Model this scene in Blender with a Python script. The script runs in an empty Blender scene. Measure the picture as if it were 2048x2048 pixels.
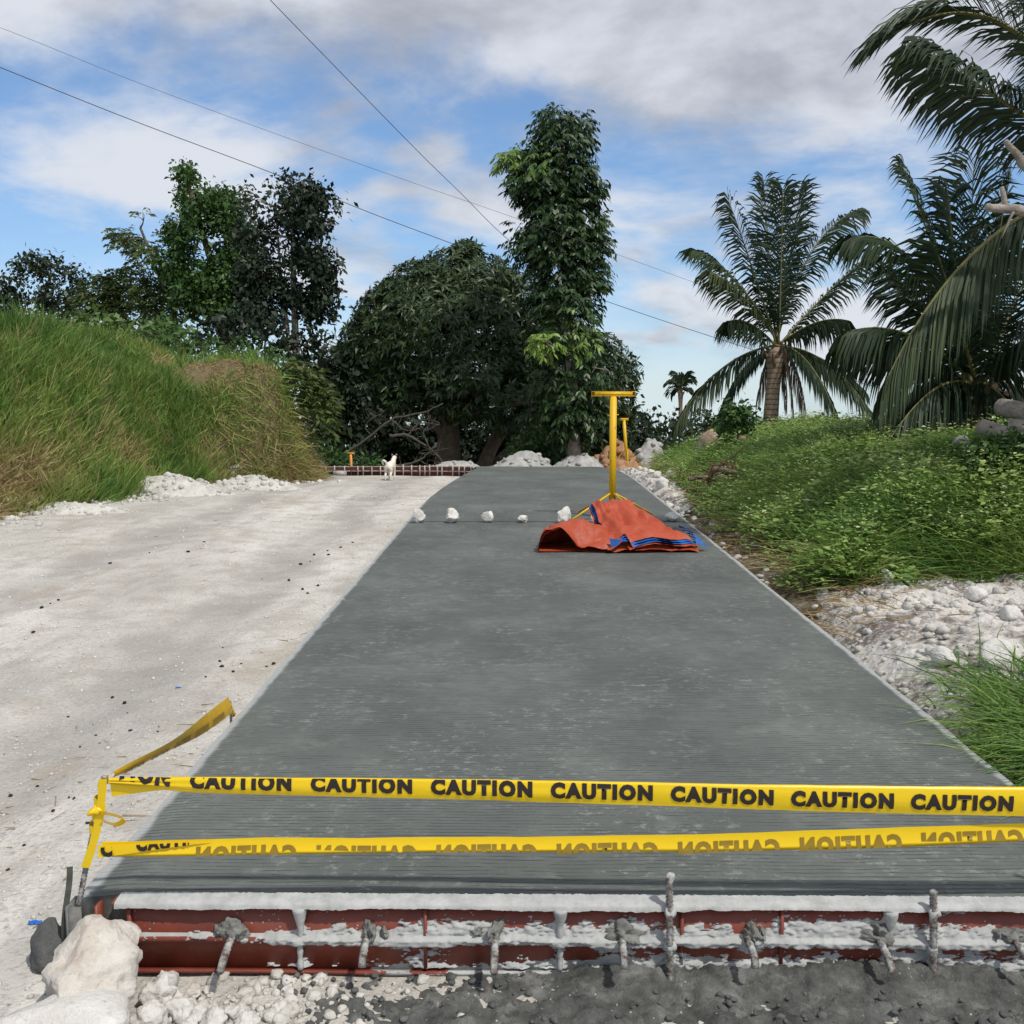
import bpy, bmesh, math, random
import numpy as np
from mathutils import Vector, Matrix

# ------------------------------------------------------------------ camera, sky, sun, exposure
SC = bpy.context.scene
F, PITCH, YAW, EYE = 2048.0, math.radians(6.9), math.radians(0.6), 1.5
cd = bpy.data.cameras.new('camera'); cam = bpy.data.objects.new('camera', cd)
SC.collection.objects.link(cam); SC.camera = cam
cam.location = (0, 0, EYE); cam.rotation_euler = (math.pi/2 - PITCH, 0, YAW)
cd.sensor_width = 36; cd.lens = 36.0; cd.clip_start = 0.05; cd.clip_end = 3000

SUN_EL, SUN_AZ = math.radians(56), math.radians(138)     # azimuth clockwise from +Y: behind the camera, to its right
sdir = Vector((math.sin(SUN_AZ)*math.cos(SUN_EL), math.cos(SUN_AZ)*math.cos(SUN_EL), math.sin(SUN_EL)))
sl = bpy.data.lights.new('sun', 'SUN'); sun = bpy.data.objects.new('sun', sl); SC.collection.objects.link(sun)
sl.energy = 3.4; sl.angle = math.radians(2.0); sl.color = (1.0, 0.95, 0.87)
sun.rotation_euler = sdir.to_track_quat('Z', 'Y').to_euler()

SC.view_settings.view_transform = 'Standard'; SC.view_settings.look = 'None'
SC.view_settings.exposure = 0.0; SC.view_settings.gamma = 1.0
SC.view_settings.use_curve_mapping = False
SC.render.engine = 'CYCLES'
SC.cycles.use_denoising = True
SC.cycles.max_bounces = 6; SC.cycles.transparent_max_bounces = 4
SC.cycles.diffuse_bounces = 3; SC.cycles.glossy_bounces = 2; SC.cycles.transmission_bounces = 3
SC.cycles.caustics_reflective = False; SC.cycles.caustics_refractive = False

W = bpy.data.worlds.new('World'); SC.world = W; W.use_nodes = True
SKY_OFF = (13.3, 47.7, 0)
def build_world():
    nt = W.node_tree; nt.nodes.clear(); N = nt.nodes.new; L = nt.links.new
    out = N('ShaderNodeOutputWorld'); bg = N('ShaderNodeBackground')
    sky = N('ShaderNodeTexSky'); sky.sky_type = 'NISHITA'; sky.sun_disc = False
    sky.sun_elevation = SUN_EL; sky.sun_rotation = SUN_AZ
    sky.air_density = 1.0; sky.dust_density = 0.6; sky.ozone_density = 2.5
    tc = N('ShaderNodeTexCoord'); sep = N('ShaderNodeSeparateXYZ'); L(tc.outputs['Generated'], sep.inputs[0])
    def math_(op, a, b=None, clamp=False):
        m = N('ShaderNodeMath'); m.operation = op; m.use_clamp = clamp
        for i, v in enumerate((a, b)):
            if v is None: continue
            if isinstance(v, (int, float)): m.inputs[i].default_value = v
            else: L(v, m.inputs[i])
        return m.outputs[0]
    zc = math_('MAXIMUM', sep.outputs[2], 0.0)
    sv = N('ShaderNodeCombineXYZ'); L(sep.outputs[0], sv.inputs[0]); L(sep.outputs[1], sv.inputs[1]); L(math_('ADD', zc, 0.04), sv.inputs[2])
    vn = N('ShaderNodeVectorMath'); vn.operation = 'NORMALIZE'; L(sv.outputs[0], vn.inputs[0]); L(vn.outputs[0], sky.inputs['Vector'])
    zz = math_('ADD', zc, 0.30)
    px = math_('DIVIDE', sep.outputs[0], zz); py = math_('DIVIDE', sep.outputs[1], zz)
    cmb = N('ShaderNodeCombineXYZ'); L(px, cmb.inputs[0]); L(py, cmb.inputs[1])
    def noise(scale, detail, rough, off, dist=0.0, stretch=(1, 1, 1)):
        mp = N('ShaderNodeMapping'); L(cmb.outputs[0], mp.inputs[0])
        mp.inputs['Location'].default_value = off; mp.inputs['Scale'].default_value = stretch
        n = N('ShaderNodeTexNoise'); L(mp.outputs[0], n.inputs['Vector'])
        n.inputs['Scale'].default_value = scale; n.inputs['Detail'].default_value = detail
        n.inputs['Roughness'].default_value = rough; n.inputs['Distortion'].default_value = dist
        return n.outputs['Fac']
    n1 = noise(1.5, 9, 0.56, SKY_OFF, 0.25)
    n2 = noise(5.0, 6, 0.55, (1.7, 2.2, 0), 0.2)
    n3 = noise(1.9, 8, 0.56, (9.4, 4.3, 0), 0.3)
    cov = math_('ADD', math_('MULTIPLY', n1, 0.82), math_('MULTIPLY', n2, 0.18))
    hi = N('ShaderNodeMapRange'); hi.interpolation_type = 'SMOOTHSTEP'; L(sep.outputs[2], hi.inputs[0])      # the deck thickens overhead
    for i, v in enumerate((0.19, 0.36, 0.0, 0.11)): hi.inputs[i+1].default_value = v
    cov = math_('ADD', cov, hi.outputs[0])
    mr = N('ShaderNodeMapRange'); mr.interpolation_type = 'SMOOTHSTEP'
    mr.inputs['From Min'].default_value = 0.435; mr.inputs['From Max'].default_value = 0.585
    L(cov, mr.inputs['Value'])
    msk = math_('MULTIPLY', mr.outputs[0], 0.94)
    shade = N('ShaderNodeMapRange'); shade.interpolation_type = 'SMOOTHSTEP'
    shade.inputs['From Min'].default_value = 0.46; shade.inputs['From Max'].default_value = 0.70
    L(math_('ADD', n3, math_('MULTIPLY', hi.outputs[0], 0.7)), shade.inputs['Value'])
    cc = N('ShaderNodeMix'); cc.data_type = 'RGBA'
    L(shade.outputs[0], cc.inputs[0])
    cc.inputs[6].default_value = (0.75, 0.78, 0.84, 1); cc.inputs[7].default_value = (0.40, 0.42, 0.48, 1)
    cm = N('ShaderNodeVectorMath'); cm.operation = 'SCALE'; L(cc.outputs[2], cm.inputs[0]); cm.inputs[3].default_value = 1/0.15
    # thin milky veil near the horizon
    hz = N('ShaderNodeMapRange'); hz.interpolation_type = 'SMOOTHSTEP'
    for i, v in enumerate((-0.05, 0.18, 0.50, 0.0)): hz.inputs[i+1].default_value = v
    L(sep.outputs[2], hz.inputs['Value'])
    mk = math_('MAXIMUM', msk, hz.outputs[0], True)
    mx = N('ShaderNodeMix'); mx.data_type = 'RGBA'
    sk = N('ShaderNodeVectorMath'); sk.operation = 'MULTIPLY'; L(sky.outputs[0], sk.inputs[0]); sk.inputs[1].default_value = (0.80, 0.91, 1.0)
    L(mk, mx.inputs[0]); L(sk.outputs[0], mx.inputs[6]); L(cm.outputs[0], mx.inputs[7])
    L(mx.outputs[2], bg.inputs[0]); bg.inputs[1].default_value = 0.15
    L(bg.outputs[0], out.inputs[0])
build_world()

# ------------------------------------------------------------------ measuring helpers (photo pixel -> place)
_f = np.array([-math.sin(YAW)*math.cos(PITCH), math.cos(YAW)*math.cos(PITCH), -math.sin(PITCH)])
_r = np.array([math.cos(YAW), math.sin(YAW), 0.0]); _u = np.cross(_r, _f)
K = 2048/1932.0
def ray(x, y):
    return _f + _r*((x*K-1024)/F) - _u*((y*K-1024)/F)
def gnd(x, y, z=0.0):
    d = ray(x, y); return np.array([0, 0, EYE]) + d*((z-EYE)/d[2])
def at(x, y, Y):
    d = ray(x, y); return np.array([0, 0, EYE]) + d*(Y/d[1])
def mpp(Y): return Y/F*K            # metres per display pixel at depth Y

rng = np.random.default_rng(7); random.seed(7)
_T2 = np.random.default_rng(1).random((256, 256)); _T3 = np.random.default_rng(2).random((64, 64, 64))
def vn2(x, y):
    xi = np.floor(x).astype(int); yi = np.floor(y).astype(int); fx = x-xi; fy = y-yi
    fx = fx*fx*(3-2*fx); fy = fy*fy*(3-2*fy)
    a = _T2[xi & 255, yi & 255]; b = _T2[(xi+1) & 255, yi & 255]; c = _T2[xi & 255, (yi+1) & 255]; d = _T2[(xi+1) & 255, (yi+1) & 255]
    return (a*(1-fx)+b*fx)*(1-fy)+(c*(1-fx)+d*fx)*fy
def fbm2(x, y, s=1.0, o=4, g=0.5):
    x = np.asarray(x, float)*s; y = np.asarray(y, float)*s; r = 0; a = 1; t = 0
    for i in range(o):
        r = r+a*vn2(x+17.3*i, y+9.1*i); t += a; a *= g; x = x*2.03; y = y*2.03
    return r/t
def vn3(p):
    i = np.floor(p).astype(int); f = p-i; f = f*f*(3-2*f); r = 0
    for dx in (0, 1):
        for dy in (0, 1):
            for dz in (0, 1):
                w = (f[:, 0] if dx else 1-f[:, 0])*(f[:, 1] if dy else 1-f[:, 1])*(f[:, 2] if dz else 1-f[:, 2])
                r = r+w*_T3[(i[:, 0]+dx) & 63, (i[:, 1]+dy) & 63, (i[:, 2]+dz) & 63]
    return r
def fbm3(p, s=1.0, o=3, g=0.5):
    p = np.asarray(p, float)*s; r = 0; a = 1; t = 0
    for i in range(o):
        r = r+a*vn3(p+13.7*i); t += a; a *= g; p = p*2.03
    return r/t
def sstep(a, b, x):
    t = np.clip((np.asarray(x, float)-a)/(b-a), 0, 1); return t*t*(3-2*t)
def nrm(v):
    return v/np.maximum(np.linalg.norm(v, axis=-1, keepdims=True), 1e-9)

# ------------------------------------------------------------------ mesh helpers
def mesh(name, V, quads=None, tris=None, tint=None, smooth=False):
    V = np.asarray(V, np.float32); me = bpy.data.meshes.new(name)
    fs = []; tot = []
    if quads is not None and len(quads): q = np.asarray(quads, np.int32); fs.append(q.ravel()); tot.append(np.full(len(q), 4, np.int32))
    if tris is not None and len(tris): t = np.asarray(tris, np.int32); fs.append(t.ravel()); tot.append(np.full(len(t), 3, np.int32))
    li = np.concatenate(fs); tt = np.concatenate(tot); st = np.concatenate(([0], np.cumsum(tt)[:-1])).astype(np.int32)
    me.vertices.add(len(V)); me.vertices.foreach_set('co', V.ravel())
    me.loops.add(len(li)); me.loops.foreach_set('vertex_index', li)
    me.polygons.add(len(tt)); me.polygons.foreach_set('loop_start', st); me.polygons.foreach_set('loop_total', tt)
    if smooth: me.polygons.foreach_set('use_smooth', np.ones(len(tt), bool))
    me.update(calc_edges=True); me.validate()
    if tint is not None:
        a = me.attributes.new('tint', 'FLOAT', 'POINT'); a.data.foreach_set('value', np.asarray(tint, np.float32))
    return me
class MB:
    """collects geometry for one mesh"""
    def __init__(s): s.V = []; s.Q = []; s.T = []; s.t = []; s.n = 0
    def add(s, V, q=None, t=None, tint=0.5):
        V = np.asarray(V, float).reshape(-1, 3)
        if q is not None and len(q): s.Q.append(np.asarray(q, int)+s.n)
        if t is not None and len(t): s.T.append(np.asarray(t, int)+s.n)
        s.t.append(np.broadcast_to(np.asarray(tint, float), (len(V),))); s.V.append(V); s.n += len(V); return s
    def box(s, c, h, R=None):
        c = np.asarray(c, float); h = np.asarray(h, float)
        v = np.array([[x, y, z] for x in (-1, 1) for y in (-1, 1) for z in (-1, 1)], float)*h
        if R is not None: v = v@np.asarray(R).T
        return s.add(v+c, [[0, 1, 3, 2], [4, 6, 7, 5], [0, 4, 5, 1], [2, 3, 7, 6], [0, 2, 6, 4], [1, 5, 7, 3]])
    def tube(s, P, R, n=8, caps=True, tint=0.5):
        V, q, t = tube(P, R, n, caps); return s.add(V, q, t, tint)
    def mesh(s, name, smooth=False):
        return mesh(name, np.concatenate(s.V), np.concatenate(s.Q) if s.Q else None, np.concatenate(s.T) if s.T else None, np.concatenate(s.t), smooth)
def tube(P, R, n=8, caps=True):
    P = np.asarray(P, float); m = len(P); R = np.broadcast_to(np.asarray(R, float), (m,))
    T = nrm(np.gradient(P, axis=0)); ref = np.array([0, 0, 1.0]) if abs(T[0, 2]) < 0.9 else np.array([1.0, 0, 0])
    V = []; b = None
    for i in range(m):
        if b is None: b = np.cross(T[i], ref)
        else: b = b-T[i]*np.dot(b, T[i])
        b = b/max(np.linalg.norm(b), 1e-9); c = np.cross(T[i], b)
        a = np.arange(n)*2*math.pi/n
        V.append(P[i]+R[i]*(np.outer(np.cos(a), b)+np.outer(np.sin(a), c)))
    V = np.concatenate(V); i0 = np.arange(n); i1 = (i0+1) % n
    q = np.concatenate([np.stack([k*n+i0, k*n+i1, (k+1)*n+i1, (k+1)*n+i0], 1) for k in range(m-1)])
    t = None
    if caps:
        V = np.concatenate([V, P[:1], P[-1:]])
        t = np.concatenate([np.stack([i1, i0, np.full(n, m*n)], 1), np.stack([(m-1)*n+i0, (m-1)*n+i1, np.full(n, m*n+1)], 1)])
    return V, q, t
def spline(P, n):
    """Catmull-Rom through P"""
    P = np.asarray(P, float); m = len(P)
    if m == 2: return P[0]+(P[1]-P[0])*np.linspace(0, 1, n)[:, None]
    Q = np.concatenate([[2*P[0]-P[1]], P, [2*P[-1]-P[-2]]]); t = np.linspace(0, m-1, n); i = np.minimum(t.astype(int), m-2); f = (t-i)[:, None]
    a, b, c, d = Q[i], Q[i+1], Q[i+2], Q[i+3]
    return 0.5*((2*b)+(-a+c)*f+(2*a-5*b+4*c-d)*f*f+(-a+3*b-3*c+d)*f**3)
def grid_faces(nu, nv):
    i = np.arange(nu-1)[:, None]*nv+np.arange(nv-1)[None, :]; i = i.ravel()
    return np.stack([i, i+nv, i+nv+1, i+1], 1)

def obj(name, me, mat=None, parent=None):
    o = bpy.data.objects.new(name, me); SC.collection.objects.link(o)
    if mat is not None and me is not None:
        if len(me.materials) == 0: me.materials.append(mat)
    if parent is not None: o.parent = parent
    return o
def tag(o, label=None, cat=None, group=None, kind=None):
    if label: o['label'] = label
    if cat: o['category'] = cat
    if group: o['group'] = group
    if kind: o['kind'] = kind
    return o
def empty(name, loc, label=None, cat=None, group=None):
    o = bpy.data.objects.new(name, None); SC.collection.objects.link(o); o.location = tuple(loc)
    o.empty_display_size = 0.1
    return tag(o, label, cat, group)
def child(name, mb, mat, par, smooth=False):
    """mb in world coordinates -> part of par (whose origin is at par.location, unrotated)"""
    me = mb.mesh(name, smooth) if isinstance(mb, MB) else mb
    off = np.array(par.location) if par.type == 'EMPTY' else np.zeros(3)
    if par.parent is not None: off = np.zeros(3)
    co = np.empty(len(me.vertices)*3, np.float32); me.vertices.foreach_get('co', co)
    me.vertices.foreach_set('co', (co.reshape(-1, 3)-off.astype(np.float32)).ravel()); me.update()
    return obj(name, me, mat, par)

# ------------------------------------------------------------------ materials
def M(name, build):
    m = bpy.data.materials.new(name); m.use_nodes = True; nt = m.node_tree; nt.nodes.clear()
    out = nt.nodes.new('ShaderNodeOutputMaterial'); b = nt.nodes.new('ShaderNodeBsdfPrincipled')
    nt.links.new(b.outputs[0], out.inputs[0]); build(NT(nt, b, out)); return m
class NT:
    def __init__(s, nt, b, out): s.nt = nt; s.b = b; s.out = out
    def n(s, t): return s.nt.nodes.new(t)
    def l(s, a, b): s.nt.links.new(a, b)
    def pos(s):
        return s.n('ShaderNodeNewGeometry').outputs['Position']
    def objco(s): return s.n('ShaderNodeTexCoord').outputs['Object']
    def noise(s, scale, detail=4, rough=0.55, vec=None, stretch=None, dist=0.0):
        t = s.n('ShaderNodeTexNoise'); v = vec or s.objco()
        if stretch:
            mp = s.n('ShaderNodeMapping'); s.l(v, mp.inputs[0]); mp.inputs['Scale'].default_value = stretch; v = mp.outputs[0]
        s.l(v, t.inputs['Vector']); t.inputs['Scale'].default_value = scale; t.inputs['Detail'].default_value = detail
        t.inputs['Roughness'].default_value = rough; t.inputs['Distortion'].default_value = dist
        return t.outputs['Fac']
    def vor(s, scale, vec=None, feature='F1', rnd=1.0):
        t = s.n('ShaderNodeTexVoronoi'); t.feature = feature; s.l(vec or s.objco(), t.inputs['Vector']); t.inputs['Scale'].default_value = scale
        t.inputs['Randomness'].default_value = rnd
        return t.outputs['Distance']
    def attr(s, nm='tint'):
        t = s.n('ShaderNodeAttribute'); t.attribute_name = nm; return t.outputs['Fac']
    def ramp(s, fac, stops):
        r = s.n('ShaderNodeValToRGB'); s.l(fac, r.inputs[0]); e = r.color_ramp.elements
        while len(e) < len(stops): e.new(0.5)
        for k, (p, c) in enumerate(stops):
            e[k].position = p
            e[k].color = (c, c, c, 1) if isinstance(c, (int, float)) else (*c, 1)
        return r.outputs[0]
    def mr(s, v, a, b, c=0.0, d=1.0):
        m = s.n('ShaderNodeMapRange'); m.interpolation_type = 'SMOOTHSTEP'; s.l(v, m.inputs[0])
        for i, x in enumerate((a, b, c, d)): m.inputs[i+1].default_value = x
        return m.outputs[0]
    def m(s, op, a, b=0.0, clamp=False):
        t = s.n('ShaderNodeMath'); t.operation = op; t.use_clamp = clamp
        for i, v in enumerate((a, b)):
            if isinstance(v, (int, float)): t.inputs[i].default_value = v
            else: s.l(v, t.inputs[i])
        return t.outputs[0]
    def mix(s, f, a, b, mode='MIX'):
        t = s.n('ShaderNodeMix'); t.data_type = 'RGBA'; t.blend_type = mode
        if isinstance(f, (int, float)): t.inputs[0].default_value = f
        else: s.l(f, t.inputs[0])
        for i, v in ((6, a), (7, b)):
            if isinstance(v, tuple): t.inputs[i].default_value = (*v, 1)
            else: s.l(v, t.inputs[i])
        return t.outputs[2]
    def sep(s, v):
        t = s.n('ShaderNodeSeparateXYZ'); s.l(v, t.inputs[0]); return t.outputs
    def col(s, c):
        if isinstance(c, tuple): s.b.inputs['Base Color'].default_value = (*c, 1)
        else: s.l(c, s.b.inputs['Base Color'])
    def rough(s, r, spec=0.5):
        if isinstance(r, (int, float)): s.b.inputs['Roughness'].default_value = r
        else: s.l(r, s.b.inputs['Roughness'])
        s.b.inputs['Specular IOR Level'].default_value = spec
    def bump(s, h, strength=0.5, dist=0.01):
        t = s.n('ShaderNodeBump'); t.inputs['Strength'].default_value = strength; t.inputs['Distance'].default_value = dist
        s.l(h, t.inputs['Height']); s.l(t.outputs[0], s.b.inputs['Normal'])
    def translucent(s, colr, f):
        t = s.n('ShaderNodeBsdfTranslucent')
        if isinstance(colr, tuple): t.inputs[0].default_value = (*colr, 1)
        else: s.l(colr, t.inputs[0])
        mx = s.n('ShaderNodeMixShader'); mx.inputs[0].default_value = f
        s.l(s.b.outputs[0], mx.inputs[1]); s.l(t.outputs[0], mx.inputs[2]); s.l(mx.outputs[0], s.out.inputs[0])

def leaf_mat(name, stops, rough=0.5, spec=0.4, tr=0.22):
    def b(t):
        c = t.ramp(t.attr(), stops); t.col(c); t.rough(rough, spec); t.translucent(c, tr)
    return M(name, b)

def b_gravel(t):
    p = t.pos()
    big = t.noise(0.55, 5, 0.6, p, (1.0, 0.45, 1)); mid = t.noise(3.5, 6, 0.65, p); fine = t.noise(42, 5, 0.7, p); v = t.vor(30, p); v2 = t.vor(95, p)
    c = t.ramp(big, [(0.30, (0.40, 0.378, 0.34)), (0.48, (0.53, 0.508, 0.465)), (0.66, (0.67, 0.648, 0.60))])
    c = t.mix(t.mr(mid, 0.42, 0.66, 0.0, 0.65), c, (0.37, 0.34, 0.295))
    xx = t.m('ADD', t.sep(p)[0], t.m('MULTIPLY', t.noise(0.35, 3, 0.5, p), 1.2))
    wt = t.m('MAXIMUM', t.mr(t.m('ABSOLUTE', t.m('ADD', xx, 1.75)), 0.12, 0.42, 1, 0), t.mr(t.m('ABSOLUTE', t.m('ADD', xx, 3.6)), 0.12, 0.5, 1, 0))
    c = t.mix(t.m('MULTIPLY', wt, t.mr(t.noise(1.1, 5, 0.65, p), 0.35, 0.6, 0.25, 0.8)), c, (0.31, 0.295, 0.27))
    trk = t.noise(2.0, 5, 0.65, p, (1.6, 0.28, 1)); c = t.mix(t.mr(trk, 0.50, 0.66, 0.0, 0.5), c, (0.34, 0.325, 0.305))
    c = t.mix(t.mr(t.noise(0.9, 6, 0.7, p, (1.3, 0.6, 1)), 0.53, 0.66, 0.0, 0.55), c, (0.36, 0.305, 0.235))
    c = t.mix(t.mr(fine, 0.34, 0.52, 0.55, 0.0), c, (0.25, 0.235, 0.21))
    sp = t.m('MULTIPLY', t.mr(v, 0.10, 0.26, 1.0, 0.0), t.mr(t.noise(6, 3, 0.6, p), 0.46, 0.60, 0.0, 0.8))
    c = t.mix(sp, c, (0.62, 0.605, 0.57))
    drk = t.m('MULTIPLY', t.mr(t.vor(11, p), 0.05, 0.12, 1.0, 0.0), t.mr(t.noise(1.3, 4, 0.6, p), 0.52, 0.62, 0.0, 0.8))
    c = t.mix(drk, c, (0.13, 0.11, 0.09))
    t.col(c); t.rough(0.95, 0.1)
    h = t.m('ADD', t.m('MULTIPLY', fine, 1.0), t.m('MULTIPLY', t.mr(v, 0, 0.5, 1, 0), 0.6))
    h = t.m('ADD', h, t.m('MULTIPLY', v2, 0.35)); h = t.m('ADD', h, t.m('MULTIPLY', mid, 1.2))
    t.bump(h, 0.55, 0.014)
GRAVEL = M('white_gravel', b_gravel)

def b_soil(t):
    p = t.pos(); n = t.noise(5, 6, 0.7, p); n2 = t.noise(35, 4, 0.7, p)
    c = t.ramp(n, [(0.3, (0.10, 0.075, 0.045)), (0.5, (0.17, 0.13, 0.075)), (0.7, (0.14, 0.15, 0.06))])
    t.col(c); t.rough(0.95, 0.1); t.bump(n2, 0.8, 0.02)
SOIL = M('bank_soil', b_soil)

def b_bank(t):
    p = t.pos(); n = t.noise(4, 6, 0.7, p); n2 = t.noise(35, 4, 0.7, p); v = t.vor(14, p)
    c = t.ramp(n, [(0.35, (0.055, 0.05, 0.028)), (0.52, (0.11, 0.09, 0.055)), (0.72, (0.30, 0.27, 0.22))])
    t.col(c); t.rough(0.95, 0.1); t.bump(t.m('ADD', n2, v), 0.8, 0.02)
BANK = M('weedy_bank_soil', b_bank)

def b_conc(t):
    p = t.pos(); xyz = t.sep(p)
    big = t.noise(0.9, 6, 0.62, p, (1.2, 0.8, 1)); mid = t.noise(4.2, 8, 0.74, p, (1.15, 1.0, 1)); fine = t.noise(130, 3, 0.7, p)
    c = t.ramp(big, [(0.34, (0.078, 0.086, 0.079)), (0.52, (0.106, 0.116, 0.107)), (0.70, (0.144, 0.156, 0.144))])
    c = t.mix(t.mr(mid, 0.50, 0.68, 0.0, 0.34), c, (0.20, 0.215, 0.20))
    scf = t.m('MULTIPLY', t.mr(t.noise(16, 9, 0.82, p, (1.0, 1.3, 1)), 0.525, 0.61), t.mr(t.noise(1.7, 5, 0.65, p), 0.44, 0.57))
    c = t.mix(t.m('MULTIPLY', scf, 0.6), c, (0.29, 0.305, 0.285))
    damp = t.mr(t.noise(0.7, 6, 0.7, p), 0.54, 0.62, 0.0, 0.28); c = t.mix(damp, c, (0.055, 0.062, 0.058))
    # transverse tining: broken grooves 25 mm apart
    wob = t.noise(1.6, 5, 0.6, p, (1, 0.6, 1))
    yy = t.m('ADD', xyz[1], t.m('MULTIPLY', wob, 0.06))
    saw = t.m('PINGPONG', yy, 0.0125)
    dash = t.noise(6, 4, 0.75, p, (1.0, 13.0, 1)); dash2 = t.noise(1.1, 3, 0.6, p)
    g = t.m('MULTIPLY', t.mr(saw, 0.0006, 0.0042, 1.0, 0.0), t.mr(t.m('ADD', dash, t.m('MULTIPLY', dash2, 0.35)), 0.62, 0.76, 0.04, 1.0))
    c = t.mix(t.m('MULTIPLY', g, 0.85), c, (0.03, 0.033, 0.032))
    streak = t.noise(26, 5, 0.75, p, (0.5, 1.6, 1))
    c = t.mix(t.mr(streak, 0.60, 0.76, 0.0, 0.35), c, (0.33, 0.345, 0.34))
    spk = t.mr(t.vor(48, p), 0.035, 0.075, 1.0, 0.0)
    spk = t.m('MULTIPLY', spk, t.mr(t.noise(2.3, 5, 0.7, p), 0.50, 0.62, 0.0, 0.9))
    c = t.mix(spk, c, (0.55, 0.55, 0.53))
    # pale dry rim along both edges
    e = t.m('MINIMUM', t.m('SUBTRACT', xyz[0], -1.33), t.m('SUBTRACT', 1.895, xyz[0]))
    e = t.m('ADD', e, t.m('MULTIPLY', t.m('SUBTRACT', t.noise(7, 4, 0.6, p), 0.5), 0.05))
    rim = t.mr(e, 0.022, 0.052, 1.0, 0.0)
    c = t.mix(t.m('MULTIPLY', rim, 0.8), c, (0.40, 0.415, 0.405))
    t.col(c); t.rough(t.mr(mid, 0.3, 0.7, 0.62, 0.85), 0.35)
    h = t.m('SUBTRACT', t.m('MULTIPLY', fine, 0.35), g); h = t.m('ADD', h, t.m('MULTIPLY', mid, 0.5))
    t.bump(h, 0.6, 0.004)
CONC = M('fresh_tined_concrete', b_conc)

def b_steel(t):
    p = t.pos(); xyz = t.sep(p)
    n = t.noise(6, 6, 0.62, p, (1, 1, 1.5)); n2 = t.noise(34, 5, 0.65, p); sm = t.noise(5, 5, 0.6, p, (0.7, 1, 7.0))
    red = t.ramp(t.noise(9, 5, 0.6, p), [(0.3, (0.135, 0.032, 0.021)), (0.55, (0.205, 0.048, 0.029)), (0.75, (0.175, 0.055, 0.038))])
    # cement wiped over the plate: heavier towards the right and just above the two lower ribs
    band = t.m('MAXIMUM', t.m('MULTIPLY', t.mr(xyz[2], -0.115, -0.07, 1.0, 0.0), t.mr(xyz[2], -0.128, -0.12, 0.0, 1.0)), t.mr(xyz[2], -0.205, -0.165, 1.0, 0.0))
    side = t.mr(xyz[0], -0.95, -0.1, -0.26, 0.075)
    f = t.m('ADD', t.m('ADD', t.m('MULTIPLY', n, 0.55), t.m('MULTIPLY', sm, 0.45)), t.m('ADD', t.m('MULTIPLY', band, 0.16), side))
    f = t.m('ADD', f, t.m('MULTIPLY', t.m('SUBTRACT', n2, 0.5), 0.16))
    k = t.mr(f, 0.635, 0.66); spat = t.m('MULTIPLY', t.mr(t.vor(60, p), 0.12, 0.16, 1, 0), t.mr(t.noise(9, 3, 0.6, p), 0.52, 0.6, 0, 1))
    k = t.m('MAXIMUM', k, spat)
    grey = t.ramp(t.noise(14, 5, 0.65, p, (1, 1, 3)), [(0.3, (0.30, 0.31, 0.30)), (0.6, (0.46, 0.465, 0.455))])
    t.col(t.mix(k, red, grey)); t.rough(t.mr(k, 0, 1, 0.42, 0.9), 0.4)
    t.bump(t.m('ADD', t.m('MULTIPLY', k, 1.0), t.m('MULTIPLY', n2, 0.5)), 0.7, 0.003)
STEEL = M('red_oxide_steel_with_cement', b_steel)

def simple(name, c, rough=0.8, spec=0.3, var=0.25, scale=12, bump=0.4, bd=0.005, c2=None, metal=0.0):
    def b(t):
        n = t.noise(scale, 6, 0.65); lo = tuple(x*(1-var) for x in c); hi = c2 or tuple(min(1, x*(1+var)) for x in c)
        t.col(t.ramp(n, [(0.3, lo), (0.7, hi)])); t.rough(rough, spec); t.b.inputs['Metallic'].default_value = metal
        if bump: t.bump(t.noise(scale*5, 5, 0.7), bump, bd)
    return M(name, b)
CRUST = simple('dried_cement_crust', (0.40, 0.405, 0.395), 0.95, 0.1, 0.2, 18, 0.6, 0.004)
COLLAR = simple('grey_mortar_lump', (0.215, 0.215, 0.20), 0.95, 0.1, 0.35, 30, 0.9, 0.006)
def b_spill(t):
    p = t.pos(); n = t.noise(9, 6, 0.7, p); f = t.noise(60, 5, 0.7, p)
    c = t.ramp(n, [(0.34, (0.055, 0.056, 0.053)), (0.52, (0.115, 0.117, 0.110)), (0.70, (0.25, 0.25, 0.235))])
    spk = t.m('MULTIPLY', t.mr(t.vor(34, p), 0.07, 0.13, 1, 0), t.mr(t.noise(5, 3, 0.6, p), 0.52, 0.62, 0, 1))
    t.col(t.mix(spk, c, (0.58, 0.57, 0.53))); t.rough(0.8, 0.3); t.bump(t.m('ADD', f, t.noise(150, 3, 0.7, p)), 0.9, 0.008)
SPILL = M('wet_mortar_spill', b_spill)
def b_rebar(t):
    p = t.objco(); n = t.noise(40, 5, 0.7, p)
    t.col(t.ramp(n, [(0.40, (0.085, 0.05, 0.038)), (0.50, (0.20, 0.19, 0.18)), (0.62, (0.38, 0.38, 0.365)), (0.75, (0.46, 0.46, 0.44))])); t.rough(0.9, 0.2); t.bump(n, 0.8, 0.003)
REBAR = M('cement_coated_rebar', b_rebar)
def b_rock(lo, mid, hi):
    def b(t):
        p = t.objco(); n = t.noise(5.5, 7, 0.66, p); f = t.noise(38, 6, 0.72, p)
        c = t.ramp(n, [(0.32, lo), (0.5, mid), (0.68, hi)]); c = t.mix(t.mr(f, 0.3, 0.46, 0.5, 0.0), c, tuple(x*0.55 for x in mid))
        t.col(c); t.rough(0.95, 0.12); t.bump(t.m('ADD', t.m('MULTIPLY', n, 1.4), f), 0.8, 0.018)
    return b
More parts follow.
